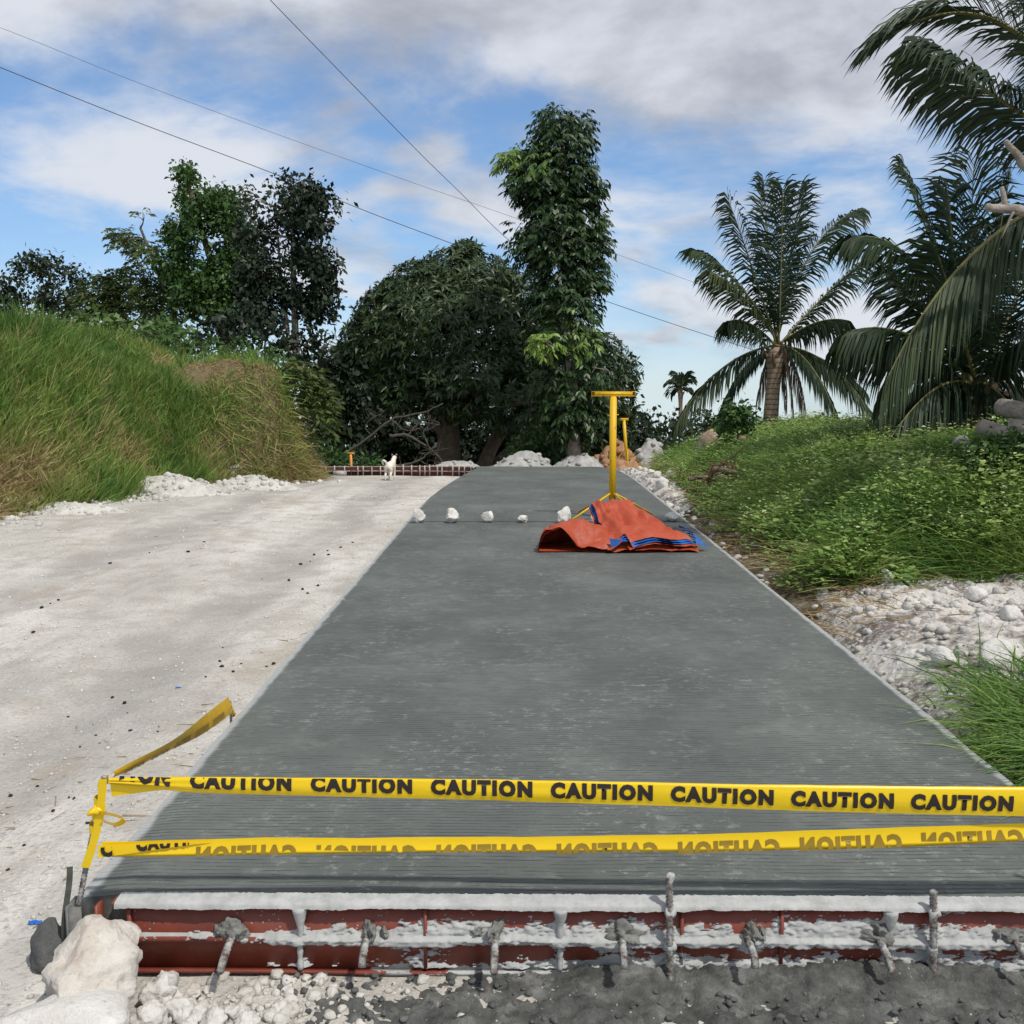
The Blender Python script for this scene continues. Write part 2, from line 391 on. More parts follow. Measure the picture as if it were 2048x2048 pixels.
ROCK = M('coral_limestone', b_rock((0.50, 0.425, 0.36), (0.64, 0.595, 0.535), (0.74, 0.715, 0.67)))
ROCKW = M('white_limestone', b_rock((0.55, 0.52, 0.47), (0.68, 0.66, 0.62), (0.78, 0.765, 0.735)))
HEAP = M('crushed_limestone', b_rock((0.36, 0.345, 0.31), (0.52, 0.505, 0.465), (0.66, 0.645, 0.61)))
ROCKG = M('grey_rubble', b_rock((0.25, 0.245, 0.235), (0.40, 0.395, 0.38), (0.50, 0.49, 0.465)))
ROCKO = M('orange_clay_rubble', b_rock((0.22, 0.11, 0.06), (0.36, 0.20, 0.115), (0.46, 0.32, 0.22)))
ROCKD = M('dark_grey_stone', b_rock((0.075, 0.078, 0.078), (0.12, 0.122, 0.12), (0.19, 0.19, 0.185)))
ROCKB = M('tan_boulder', b_rock((0.19, 0.13, 0.085), (0.33, 0.25, 0.18), (0.44, 0.38, 0.31)))
def b_rubble(t):
    p = t.pos(); n = t.noise(1.7, 6, 0.68, p); f = t.noise(26, 6, 0.75, p); v = t.vor(17, p)
    c = t.ramp(f, [(0.3, (0.56, 0.53, 0.48)), (0.6, (0.72, 0.69, 0.64))])
    d = t.m('MULTIPLY', t.mr(n, 0.45, 0.57, 0, 1), t.mr(f, 0.36, 0.54, 0.1, 1.0))
    c = t.mix(d, c, (0.20, 0.165, 0.145)); c = t.mix(t.mr(t.noise(60, 5, 0.75, p), 0.36, 0.48, 0.55, 0.0), c, (0.30, 0.27, 0.235)); t.col(c); t.rough(0.95, 0.1); t.bump(t.m('ADD', f, v), 1.0, 0.02)
RUBBLE = M('crumbled_white_spoil', b_rubble)
def b_tape(t):
    t.col((0.83, 0.575, 0.004)); t.rough(0.33, 0.5); t.bump(t.noise(55, 4, 0.6, t.pos(), (0.25, 1, 1)), 0.25, 0.003); t.translucent((0.85, 0.55, 0.01), 0.15)
TAPE = M('yellow_plastic_tape', b_tape)
def b_tape2(t):
    t.col(t.ramp(t.noise(20, 5, 0.6), [(0.3, (0.50, 0.29, 0.01)), (0.7, (0.66, 0.40, 0.01))])); t.rough(0.45, 0.4); t.translucent((0.7, 0.42, 0.01), 0.15)
TAPED = M('dusty_yellow_tape', b_tape2)
INK = simple('black_print', (0.018, 0.011, 0.010), 0.4, 0.4, 0.1, 9, 0)
INKT = simple('print_seen_through_tape', (0.235, 0.15, 0.008), 0.45, 0.4, 0.15, 9, 0)
def b_yel(t):
    n = t.noise(24, 6, 0.68); f = t.mr(n, 0.60, 0.68); t.col(t.mix(f, (0.74, 0.44, 0.012), (0.30, 0.13, 0.03))); t.rough(0.45, 0.4); t.bump(n, 0.2, 0.002)
YEL = M('yellow_painted_steel', b_yel)
ORANGEP = simple('faded_orange_paint', (0.62, 0.27, 0.05), 0.5, 0.4, 0.2, 20, 0)
RUST = simple('rusty_inside', (0.16, 0.055, 0.018), 0.9, 0.2, 0.3, 30, 0.4)
def b_tarp(t):
    p = t.objco(); n = t.noise(7, 6, 0.65, p); c = t.ramp(t.noise(2.5, 4, 0.6, p), [(0.3, (0.33, 0.052, 0.022)), (0.7, (0.43, 0.075, 0.030))])
    c = t.mix(t.mr(n, 0.60, 0.74, 0, 0.5), c, (0.62, 0.28, 0.20)); t.col(c); t.rough(0.5, 0.35); t.bump(t.m('ADD', n, t.m('MULTIPLY', t.vor(6, p), 0.8)), 0.55, 0.03)
TARP = M('orange_tarpaulin', b_tarp)
TARPB = simple('blue_tarpaulin_lining', (0.018, 0.115, 0.40), 0.5, 0.35, 0.3, 9, 0.3)
BARK = simple('grey_brown_bark', (0.17, 0.135, 0.10), 0.95, 0.1, 0.4, 7, 0.9, 0.03)
BARKP = simple('pale_bark', (0.30, 0.25, 0.20), 0.95, 0.1, 0.35, 7, 0.8, 0.02)
DEADWOOD = simple('bleached_dead_wood', (0.34, 0.30, 0.255), 0.95, 0.1, 0.45, 6, 1.0, 0.03)
TWIG = simple('grey_bare_branch', (0.085, 0.076, 0.064), 0.95, 0.1, 0.3, 9, 0.5)
CUTEND = simple('cut_wood', (0.30, 0.20, 0.12), 0.9, 0.1, 0.3, 20, 0.4)
def b_palmbark(t):
    p = t.objco(); z = t.sep(p)[2]; r = t.m('PINGPONG', t.m('ADD', z, t.m('MULTIPLY', t.noise(4, 3), 0.05)), 0.055)
    c = t.mix(t.mr(r, 0.0, 0.02, 1, 0), t.ramp(t.noise(9, 5), [(0.3, (0.20, 0.14, 0.10)), (0.7, (0.36, 0.27, 0.20))]), (0.09, 0.06, 0.045))
    t.col(c); t.rough(0.95, 0.1); t.bump(r, 0.8, 0.05)
PALMBARK = M('ringed_palm_bark', b_palmbark)
DOGFUR = simple('white_fur', (0.70, 0.655, 0.57), 0.95, 0.1, 0.12, 14, 0.5, 0.01)
BLUEP = simple('blue_plastic', (0.01, 0.13, 0.50), 0.35, 0.5, 0.3, 40, 0)
CLOD = simple('dark_clod', (0.040, 0.032, 0.026), 0.95, 0.1, 0.4, 40, 0.5)
WIREM = simple('black_cable', (0.045, 0.045, 0.05), 0.6, 0.3, 0.1, 5, 0)
STRAW = leaf_mat('dry_straw', [(0.0, (0.20, 0.125, 0.055)), (0.5, (0.34, 0.235, 0.115)), (1.0, (0.46, 0.36, 0.20))], 0.8, 0.15, 0.1)
GRASS = leaf_mat('tall_grass_blades', [(0.0, (0.30, 0.19, 0.095)), (0.22, (0.42, 0.33, 0.165)), (0.42, (0.33, 0.36, 0.11)), (0.64, (0.175, 0.285, 0.055)), (1.0, (0.075, 0.165, 0.042))], 0.6, 0.25, 0.25)
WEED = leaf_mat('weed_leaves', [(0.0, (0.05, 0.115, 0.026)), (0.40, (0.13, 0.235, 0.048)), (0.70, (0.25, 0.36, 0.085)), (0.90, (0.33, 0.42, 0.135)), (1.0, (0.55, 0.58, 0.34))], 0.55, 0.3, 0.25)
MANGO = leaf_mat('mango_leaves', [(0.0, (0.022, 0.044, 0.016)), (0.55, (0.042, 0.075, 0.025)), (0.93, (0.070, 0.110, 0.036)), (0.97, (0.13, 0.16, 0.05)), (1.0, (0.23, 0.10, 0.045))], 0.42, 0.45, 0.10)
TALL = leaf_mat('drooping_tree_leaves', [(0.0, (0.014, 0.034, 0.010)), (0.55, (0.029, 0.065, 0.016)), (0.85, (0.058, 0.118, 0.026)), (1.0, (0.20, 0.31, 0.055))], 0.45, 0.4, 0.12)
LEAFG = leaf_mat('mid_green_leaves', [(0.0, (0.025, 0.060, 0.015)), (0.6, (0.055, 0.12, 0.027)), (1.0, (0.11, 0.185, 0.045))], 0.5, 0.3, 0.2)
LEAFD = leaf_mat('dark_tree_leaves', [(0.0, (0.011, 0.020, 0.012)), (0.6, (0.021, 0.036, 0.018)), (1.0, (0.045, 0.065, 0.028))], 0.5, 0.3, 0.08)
LEAFB = leaf_mat('olive_brown_leaves', [(0.0, (0.035, 0.062, 0.016)), (0.5, (0.072, 0.108, 0.026)), (1.0, (0.135, 0.13, 0.038))], 0.55, 0.25, 0.2)
LEAFF = leaf_mat('far_grey_green_leaves', [(0.0, (0.022, 0.036, 0.020)), (0.6, (0.036, 0.058, 0.030)), (1.0, (0.06, 0.09, 0.042))], 0.6, 0.2, 0.1)
LEAFY = leaf_mat('bright_green_leaves', [(0.0, (0.04, 0.09, 0.02)), (0.6, (0.075, 0.15, 0.035)), (1.0, (0.14, 0.22, 0.06))], 0.5, 0.3, 0.25)
FROND = leaf_mat('palm_leaflets', [(0.0, (0.012, 0.024, 0.012)), (0.5, (0.028, 0.050, 0.022)), (0.85, (0.075, 0.100, 0.045)), (1.0, (0.17, 0.17, 0.06))], 0.5, 0.25, 0.10)
FRONDD = leaf_mat('dead_palm_leaflets', [(0.0, (0.10, 0.065, 0.045)), (0.6, (0.20, 0.14, 0.10)), (1.0, (0.30, 0.22, 0.16))], 0.85, 0.1, 0.1)
RACHIS = simple('palm_leaf_stalk', (0.16, 0.15, 0.055), 0.6, 0.3, 0.3, 8, 0)
PEBBLE = M('white_pebbles', b_rock((0.50, 0.47, 0.42), (0.62, 0.60, 0.55), (0.74, 0.72, 0.68)))

# ------------------------------------------------------------------ terrain
KC = 0.0049
def crest(y):
    d = np.maximum(0, np.asarray(y, float)-15.8); q = KC*d*d
    lin = KC*15*15+0.10*(d-15)+0.047*25*(1-np.exp(-np.maximum(d-15, 0)/25))
    return -np.where(d < 15, q, lin)
GZ = -0.215
def poly_sd(P, x, y):
    """signed distance, positive inside"""
    x = np.asarray(x, float); y = np.asarray(y, float); P = np.asarray(P, float); d = np.full(x.shape, 1e9); ins = np.zeros(x.shape, bool)
    for i in range(len(P)):
        a = P[i]; b = P[(i+1) % len(P)]; e = b-a; wx = x-a[0]; wy = y-a[1]
        t = np.clip((wx*e[0]+wy*e[1])/(e@e), 0, 1); d = np.minimum(d, np.hypot(wx-t*e[0], wy-t*e[1]))
        c = ((a[1] <= y) & (b[1] > y)) | ((b[1] <= y) & (a[1] > y))
        xi = a[0]+(y-a[1])/(e[1] if abs(e[1]) > 1e-9 else 1e-9)*e[0]; ins ^= c & (x < xi)
    return np.where(ins, d, -d)
hb = [gnd(*p, GZ-0.05)[:2] for p in ((-120, 1010), (0, 985), (110, 970), (225, 948), (330, 925), (430, 915), (515, 908), (572, 905))]
HILL_P = hb+[(-4.25, 20.8), (-4.9, 22.4), (-7.5, 26), (-16, 31), (-34, 30), (-34, 6), (-12, 9)]
def hill_h(x, y):
    s = poly_sd(HILL_P, x, y)+0.35*(fbm2(x, y, 0.8, 3)-0.5)
    hc = 2.36+0.27*sstep(-7.3, -8.3, x)+0.32*sstep(-6.9, -6.1, x)-0.45*sstep(-6.0, -4.6, x)+0.22*(fbm2(x, y, 0.6, 3)-0.5)-0.9*sstep(24, 32, y)
    en = sstep(17.3, 19.3, y)*sstep(-6.4, -5.4, x)
    h = hc*((0.80+0.1*en)*sstep(-0.1, 1.0, s/(1.5-0.75*en))+(0.20-0.1*en)*sstep(1.0, 3.2, s))
    h = h+0.5*(fbm2(x+3, y-2, 1.15, 3)-0.5)*sstep(0.1, 0.9, s)*(1-0.5*en)
    return h+GZ+crest(y)*0.4-0.25*sstep(0.05, -0.4, s), s
bb = [gnd(*p, 0.0)[:2] for p in ((1932, 1132), (1760, 1118), (1640, 1140), (1545, 1135), (1452, 1085), (1380, 1030), (1325, 985), (1285, 935), (1250, 893), (1222, 872))]
BANK_P = [(9, 7.0), (5, 7.0)]+bb+[(3.4, 26), (5, 28), (24, 28), (24, 7)]
def bank_h(x, y):
    s = poly_sd(BANK_P, x, y)+0.3*(fbm2(x, y, 0.9, 3)-0.5)
    hc = 0.78+0.35*(fbm2(x+5, y, 0.7, 3)-0.5)
    h = hc*(0.7*sstep(-0.1, 1.6, s)+0.3*sstep(1.0, 3.4, s))
    return h-0.06+crest(y)*0.75-0.2*sstep(0.05, -0.4, s), s
def ground_h(x, y):
    x = np.asarray(x, float); y = np.asarray(y, float)
    z = GZ+crest(y)
    near = sstep(30, 8, y)
    z = z+near*(0.05*(fbm2(x, y, 0.8, 3)-0.5)+0.028*(fbm2(x, y, 4.5, 4)-0.5))
    z = z-0.045*np.exp(-((x+2.35)/0.35)**2)*near-0.04*np.exp(-((x+4.2)/0.4)**2)*near       # two wheel tracks
    # right of the slab the ground is banked up level with the road
    z = z+0.19*sstep(1.9, 2.25, x)*sstep(2.6, 3.6, y)*sstep(30, 20, y)
    rb = sstep(2.0, 2.7, x)*sstep(4.4, 5.4, y)*sstep(9, 7.2, y)
    return z+rb*(0.16*fbm2(x, y, 1.3, 4)+0.10*(fbm2(x, y, 5.0, 3)-0.5)+0.07*(fbm2(x+4, y, 13, 3, 0.6)-0.5)+0.05*sstep(2.4, 4.5, x))
def zat(fn, x, y):
    r = fn(np.array([x]), np.array([y])); r = r[0] if isinstance(r, tuple) else r
    return float(np.atleast_1d(r)[0])

def build_terrain():
    xs = np.concatenate([-np.geomspace(500, 10, 18), np.arange(-9.5, -3.2, 0.07), np.arange(-3.2, 3.4, 0.032), np.arange(3.4, 4.6, 0.05), np.arange(4.6, 6, 0.2), np.geomspace(6.3, 500, 18)])
    ys = np.concatenate([[-30, -10, 0, 1.5], np.geomspace(2.3, 26, 290), np.geomspace(27, 900, 36)])
    X, Y = np.meshgrid(xs, ys, indexing='ij'); Z = ground_h(X, Y)
    V = np.stack([X, Y, Z], -1).reshape(-1, 3); q = grid_faces(len(xs), len(ys))[:, ::-1]
    me = mesh('ground', V, q, smooth=True); o = obj('ground', me, GRAVEL); tag(o, kind='structure')
    me.materials.append(RUBBLE); me.materials.append(SOIL)
    c = V[q].mean(1); idx = np.zeros(len(q), np.int32)
    idx[(c[:, 0] > 1.93+0.12*fbm2(c[:, 0], c[:, 1], 3, 2)) & (c[:, 1] > 3.2)] = 1
    idx[(c[:, 1] > 27) | (c[:, 0] > 9)] = 2
    me.polygons.foreach_set('material_index', idx)
    for nm, fn, x0, x1, y0, y1, st, mat in (('hill', hill_h, -20, -3.2, 9, 31, 0.16, SOIL), ('embankment', bank_h, 1.9, 24, 6.3, 28.5, 0.13, BANK)):
        xs = np.arange(x0, x1, st); ys = np.arange(y0, y1, st); X, Y = np.meshgrid(xs, ys, indexing='ij'); Z, S = fn(X, Y)
        Z = Z+0.10*(fbm2(X, Y, 3, 3)-0.5)
        q = grid_faces(len(xs), len(ys))[:, ::-1]; keep = S.ravel()[q].max(1) > -0.35; q = q[keep]
        us, inv = np.unique(q, return_inverse=True); V = np.stack([X, Y, Z], -1).reshape(-1, 3)[us]
        tag(obj(nm, mesh(nm, V, inv.reshape(-1, 4), smooth=True), mat), kind='structure')
build_terrain()

# ---- the concrete road: two pours with a joint at the row of stones, the far one bending left over the crest
XL, XR, YF, YJ = -1.325, 1.89, 2.885, 11.5
def slab(name, rows):
    """rows: list of (y, xl, xr)"""
    nx = 26; V = []; 
    for (y, a, b) in rows:
        u = np.linspace(0, 1, nx); x = a+(b-a)*u
        z = crest(np.full(nx, y))+0.004*(fbm2(x, np.full(nx, y), 1.5, 3)-0.5); z[0] -= 0.012; z[-1] -= 0.012
        V.append(np.stack([x, np.full(nx, y), z], 1))
    V = np.array(V); m = len(rows); top = V.reshape(-1, 3); q = grid_faces(m, nx)[:, ::-1]
    ring = np.concatenate([V[0, :], V[1:, -1], V[-1, -2::-1], V[-2:0:-1, 0]]); low = ring.copy(); low[:, 2] = low[:, 2]-0.26
    n = len(ring); b0 = len(top); i = np.arange(n); j = (i+1) % n
    qs = np.stack([b0+n+i, b0+n+j, b0+j, b0+i], 1)
    o = obj(name, mesh(name, np.concatenate([top, ring, low]), np.concatenate([q, qs])), CONC); tag(o, kind='structure'); return o
ys = np.geomspace(YF, YJ-0.03, 60)
ej = lambda y, k: 0.012*(fbm2(np.array([y*3.1]), np.array([k]), 1.0, 3)[0]-0.5)*2
slab('road', [(y, XL+ej(y, 3.3), XR+ej(y, 8.1)) for y in ys])
def far_left(y): return XL+0.36*float(sstep(12.5, 21, y))-0.30*max(0, y-21.6)**2
ys2 = np.linspace(YJ+0.03, 27, 76)
slab('road', [(y, far_left(y)+ej(y, 5.5)*0.6, XR+ej(y, 2.5)-(0.012*max(0, y-19)**2)) for y in ys2])

# ------------------------------------------------------------------ rocks
def ico(sub):
    bm = bmesh.new(); bmesh.ops.create_icosphere(bm, subdivisions=sub, radius=1.0)
    V = np.array([v.co[:] for v in bm.verts]); T = np.array([[v.index for v in f.verts] for f in bm.faces]); bm.free(); return V, T
ICO = {k: ico(k) for k in (1, 2, 3, 4, 5)}
def rock_geo(seed, rad, sub=2, rough=0.35, cuts=5, flat=0.8):
    r = np.random.default_rng(seed); V, T = ICO[sub]; V = V.copy()
    for _ in range(cuts):
        n = nrm(r.normal(size=3)); d = r.uniform(0.55, 0.85); k = V@n-d; V = V-np.outer(np.maximum(k, 0)*0.85, n)
    n = fbm3(V+r.random(3)*40, 1.6, 5, 0.55); V = V*(1+rough*(n-0.5)*2)[:, None]
    V = V*np.array([1, r.uniform(0.75, 1.05), flat])*np.asarray(rad)
    a = r.uniform(0, 6.28); c, s_ = math.cos(a), math.sin(a); V = V@np.array([[c, -s_, 0], [s_, c, 0], [0, 0, 1]]).T
    return V, T
def rock_thing(name, p, rad, seed, mat, label, cat='stone', group=None, sub=3, rough=0.35, flat=0.8, sink=0.12, smooth=False, cuts=5):
    V, T = rock_geo(seed, rad, sub, rough, cuts, flat); V[:, 2] -= V[:, 2].min(); h = V[:, 2].max(); V[:, 2] -= h*sink
    o = obj(name, mesh(name, V, tris=T, smooth=smooth), mat); o.location = tuple(p); return tag(o, label, cat, group)
def scatter_rocks(P, R, seed, sub=1, mats=None, flat=0.7):
    """many small stones in one mesh"""
    mb = MB(); r = np.random.default_rng(seed); base = [rock_geo(seed*31+k, 1.0, sub, 0.42, 9, flat) for k in range(8)]
    for k in range(8):
        ids = np.where(np.arange(len(P)) % 8 == k)[0]
        if not len(ids): continue
        V, T = base[k]; a = r.uniform(0, 6.28, len(ids)); c = np.cos(a); s_ = np.sin(a)
        Vr = np.stack([V[None, :, 0]*c[:, None]-V[None, :, 1]*s_[:, None], V[None, :, 0]*s_[:, None]+V[None, :, 1]*c[:, None], np.broadcast_to(V[None, :, 2], (len(ids), len(V)))], -1)
        Vr = Vr*R[ids][:, None, None]+P[ids][:, None, :]
        TT = T[None]+(np.arange(len(ids))*len(V))[:, None, None]
        mb.add(Vr.reshape(-1, 3), None, TT.reshape(-1, 3), np.repeat(r.random(len(ids)), len(V)))
    return mb

# ------------------------------------------------------------------ near steel form across the end of the slab
def build_form():
    x0, x1 = gnd(228, 1706)[0], 1.93
    f = empty('steel_form', (0, 2.86, GZ), 'red steel road form smeared with grey cement along the near slab end', 'formwork')
    def strip(name, pts, mat):
        """profile (y,z) closed loop swept along x with a little dent noise"""
        n = 60; xs = np.linspace(x0, x1, n); P = np.array(pts, float); m = len(P)
        V = np.array([[[x, y, z+0.0015*math.sin(x*5.1)] for (y, z) in P] for x in xs]).reshape(-1, 3)
        i = np.arange(n-1)[:, None]*m; j = np.arange(m)[None]; k = (j+1) % m
        q = np.stack([i+j, i+k, i+m+k, i+m+j], -1).reshape(-1, 4)[:, ::-1]
        mb = MB().add(V, q); mb.add(V[:m], [list(range(m))] if m == 4 else None); mb.add(V[-m:], [list(range(m))[::-1]] if m == 4 else None)
        return child(name, mb, mat, f)
    strip('web', [(2.852, -0.216), (2.880, -0.216), (2.880, -0.009), (2.852, -0.009)], STEEL)
    x0 -= 0.03
    strip('top_flange', [(2.832, -0.0085), (2.884, -0.0085), (2.884, 0.002), (2.832, 0.0)], STEEL)
    x0 += 0.045
    strip('rib', [(2.834, -0.126), (2.8515, -0.126), (2.8515, -0.108), (2.834, -0.108)], STEEL)
    strip('bottom_flange', [(2.836, -0.222), (2.8515, -0.222), (2.8515, -0.212), (2.836, -0.212)], STEEL)
    sx = [gnd(d, 1780, -0.1)[0] for d in (232, 560, 1058, 1685)]
    for k, x in enumerate(sx+[gnd(d, 1780, -0.1)[0] for d in (800, 1290, 1480)]):
        mb = MB().box((x, 2.8445, -0.110), (0.005, 0.0065, 0.0955)); child('stiffener', mb, STEEL, f)
    # cement crust: a ragged skin on the flange, dripping over its edge, and along the rib
    def crust(xa, xb, yz, th, drip, seed, name='cement_crust', gap=0.35):
        n = int((xb-xa)/0.006); xs = np.linspace(xa, xb, n); r = fbm2(xs*1.0, np.full(n, seed*3.3), 9, 3); r2 = fbm2(xs, np.full(n, seed*7.7), 60, 4, 0.65)**1.0
        V = []
        for i, x in enumerate(xs):
            a = max(0.0, r[i]-gap)*2.2; row = []
            for j, (y, z) in enumerate(yz):
                s = 1.0 if j == len(yz)-1 else 0.0
                row.append([x, y-th*(0.4+a)*(1 if j else 0.2)-0.003*r2[i]*s-0.0022*_T2[i % 256, j*37+seed], z-s*drip*(a+r2[i]*0.9*a*2+0.2*r2[i])+(th*(0.3+a*0.5+r2[i]*0.9) if j == 0 else 0)+0.0028*_T2[i % 256, j*17+9*seed]*(j < 3)])
            V.append(row)
        V = np.array(V); m = len(yz); fq = grid_faces(n, m)
        if seed == 2: fq = fq[np.repeat((r2+0.9*fbm2(xs, xs*0+5.0, 4.5, 3) > 0.86)[:-1], m-1)]
        return child(name, MB().add(V.reshape(-1, 3), fq), CRUST, f, True)
    crust(x0-0.035, x1, [(2.886, 0.0035), (2.858, 0.0045), (2.834, 0.0030), (2.829, -0.002), (2.829, -0.0075)], 0.003, 0.004, 1)
    # mortar plastered over the web and the rib: a skin that stands proud where it is thick and dives behind the plate where there is none
    xs = np.arange(x0+0.02, x1, 0.0055); zs = np.linspace(-0.203, -0.016, 52); X, Z = np.meshgrid(xs, zs, indexing='ij')
    rib = sstep(-0.131, -0.126, Z)*sstep(-0.101, -0.107, Z)
    yb = 2.8512-0.0175*rib
    nz = 0.45*fbm2(X, Z*2.2, 7, 4)+0.30*fbm2(X+7, Z*1.1, 22, 3)+0.25*fbm2(X, Z*3, 70, 3)
    ridge = fbm2(X+3, Z*0.0+1, 3.0, 3)
    band = 0.20*np.exp(-((Z+0.104)/0.024)**2)+0.06*rib*(0.2+1.6*fbm2(X+11, Z*0, 5, 3))+0.17*sstep(-0.175, -0.20, Z)*ridge+0.10*sstep(0.1, 0.9, X)*sstep(-0.14, -0.19, Z)
    th = nz+band-0.30*sstep(-0.45, -0.95, X)-0.12*sstep(-0.075, -0.03, Z)-0.065*sstep(-0.127, -0.140, Z)*sstep(-0.19, -0.16, Z)-0.545
    for xx in sx[1:]: th = th+0.16*np.exp(-((X-xx)/0.020)**2)
    t_ = np.clip(th, -0.03, 0.16); Yg = np.where(t_ > 0, yb-0.0015-0.075*t_*(0.6+0.8*fbm2(X, Z, 110, 2)), yb+0.004)
    child('mortar_skin', MB().add(np.stack([X, Yg, Z], -1).reshape(-1, 3), grid_faces(len(xs), len(zs))), CRUST, f)
    # thick mortar on the stiffeners
    for k, x in enumerate(sx[1:]):
        zz = np.linspace(-0.012, -0.205, 22); rr = 0.005+0.014*np.exp(-((zz+0.012)/0.035)**2)+0.008*fbm2(zz, np.full(22, k*5.0), 40, 3)
        P = np.stack([x+0.006*(fbm2(zz, np.full(22, k*9.0), 25, 2)-0.5), np.full(22, 2.838), zz], 1)
        child('mortar_lump', MB().tube(P, rr, 8), CRUST, f, True)
    # end of the side form and its rebar pin under the slab corner
    return f
build_form()

def build_side_form():
    p = gnd(190, 1760, GZ); x = -1.30
    s = empty('side_form_end', (x, 2.86, GZ), 'grey steel channel end standing at the near corner of the slab', 'formwork')
    child('channel_web', MB().box((x-0.035, 2.86, -0.115), (0.004, 0.035, 0.105)), simple('grey_painted_steel', (0.15, 0.155, 0.15), 0.7, 0.3, 0.3, 20, 0.4), s)
    child('channel_lip', MB().box((x-0.012, 2.828, -0.11), (0.018, 0.004, 0.10)), COLLAR, s)
    child('gusset', MB().box((x+0.045, 2.865, -0.10), (0.004, 0.028, 0.085)), STEEL, s)
    for k in range(4):
        child('wire_tie', MB().tube(spline([(x-0.0, 2.835, -0.07-0.03*k), (x+0.02, 2.825, -0.075-0.03*k), (x+0.04, 2.837, -0.066-0.03*k)], 8), 0.0018, 5), RUST, s)
    zz = np.linspace(0.13, -0.10, 14); P = np.stack([x-0.045+0.012*np.sin(zz*14), 2.845-0.01*np.cos(zz*20), zz-0.03], 1)
    V = np.concatenate([P+[-0.008, 0, 0], P+[0.008, 0.006, 0]]); i = np.arange(13)
    child('strap', MB().add(V, np.stack([i, i+14, i+15, i+1], 1)), simple('grey_strap', (0.075, 0.08, 0.07), 0.9, 0.1, 0.3, 30, 0.3), s)
build_side_form()

def rebar(P, r, n=8, pitch=0.011):
    """ribbed bar along P"""
    L = np.linalg.norm(np.diff(P, axis=0), axis=1).sum(); m = int(L/pitch*2); Q = spline(P, m)
    R = np.where(np.arange(m) % 2 == 0, r*1.08, r*0.78); R[0] = r*0.7; R[-1] = r*0.7
    return MB().tube(Q, R, n)
ORD = ['first', 'second', 'third', 'fourth', 'fifth', 'sixth', 'seventh', 'eighth', 'ninth']
for k, (tx, ty) in enumerate(((415, 1836), (683, 1826), (932, 1838), (1178, 1829), (1424, 1826), (1684, 1838), (1940, 1828))):
    tip = gnd(tx, ty, -0.135)
    lab = 'cement coated dowel bar sticking out of the steel form, %s from the big rock' % ORD[k]
    e = empty('dowel_bar', (tip[0], 2.86, -0.11), lab, 'dowel bar', 'dowel bars through the steel form')
    child('bar', rebar(np.array([[tip[0]+random.uniform(-.004, .004), 2.885, -0.088], [tip[0], 2.75, -0.11], tip]), 0.0115), REBAR, e)
    V, T = rock_geo(900+k, (random.uniform(.036, .055), 0.020, random.uniform(.028, .038)), 4, 1.1, 1, 0.9); V = V+np.array([tip[0]+0.004, 2.838, -0.086]); child('mortar_collar', MB().add(V, None, T), COLLAR, e)
    V, T = rock_geo(940+k, (random.uniform(.02, .05), 0.010, 0.018), 4, 1.1, 1, 0.8); V = V+np.array([tip[0]+random.choice((-1, 1))*0.045, 2.846, -0.09]); child('mortar_collar', MB().add(V, None, T), COLLAR, e)
for (dx, top, bot, lab) in ((1265, 1656, 1862, 'upright rebar stake with a cement lump on top, pinning the form mid way'), (1771, 1681, 1872, 'upright rebar stake pinning the form near its cut off end')):
    b = gnd(dx, bot, GZ); x = b[0]; zt = at(dx, top, 2.815)[2]
    e = empty('form_stake', (x, 2.815, GZ), lab, 'stake', 'rebar stakes at the steel form')
    child('bar', rebar(np.array([[x, 2.80, GZ-0.06], [x+0.002, 2.812, -0.1], [x-0.003, 2.819, zt]]), 0.0115), REBAR, e)
    for q, (z, rr) in enumerate(((-0.012, 0.021), (-0.118, 0.022), (-0.165, 0.015))+(((zt, 0.015),) if dx < 1500 else ())):
        V, T = rock_geo(int(dx)+q, (rr, rr*0.8, rr*1.1), 3, 0.6, 2, 1.0); child('cement_lump', MB().add(V+np.array([x+0.003, 2.822, z]), None, T), CRUST, e)

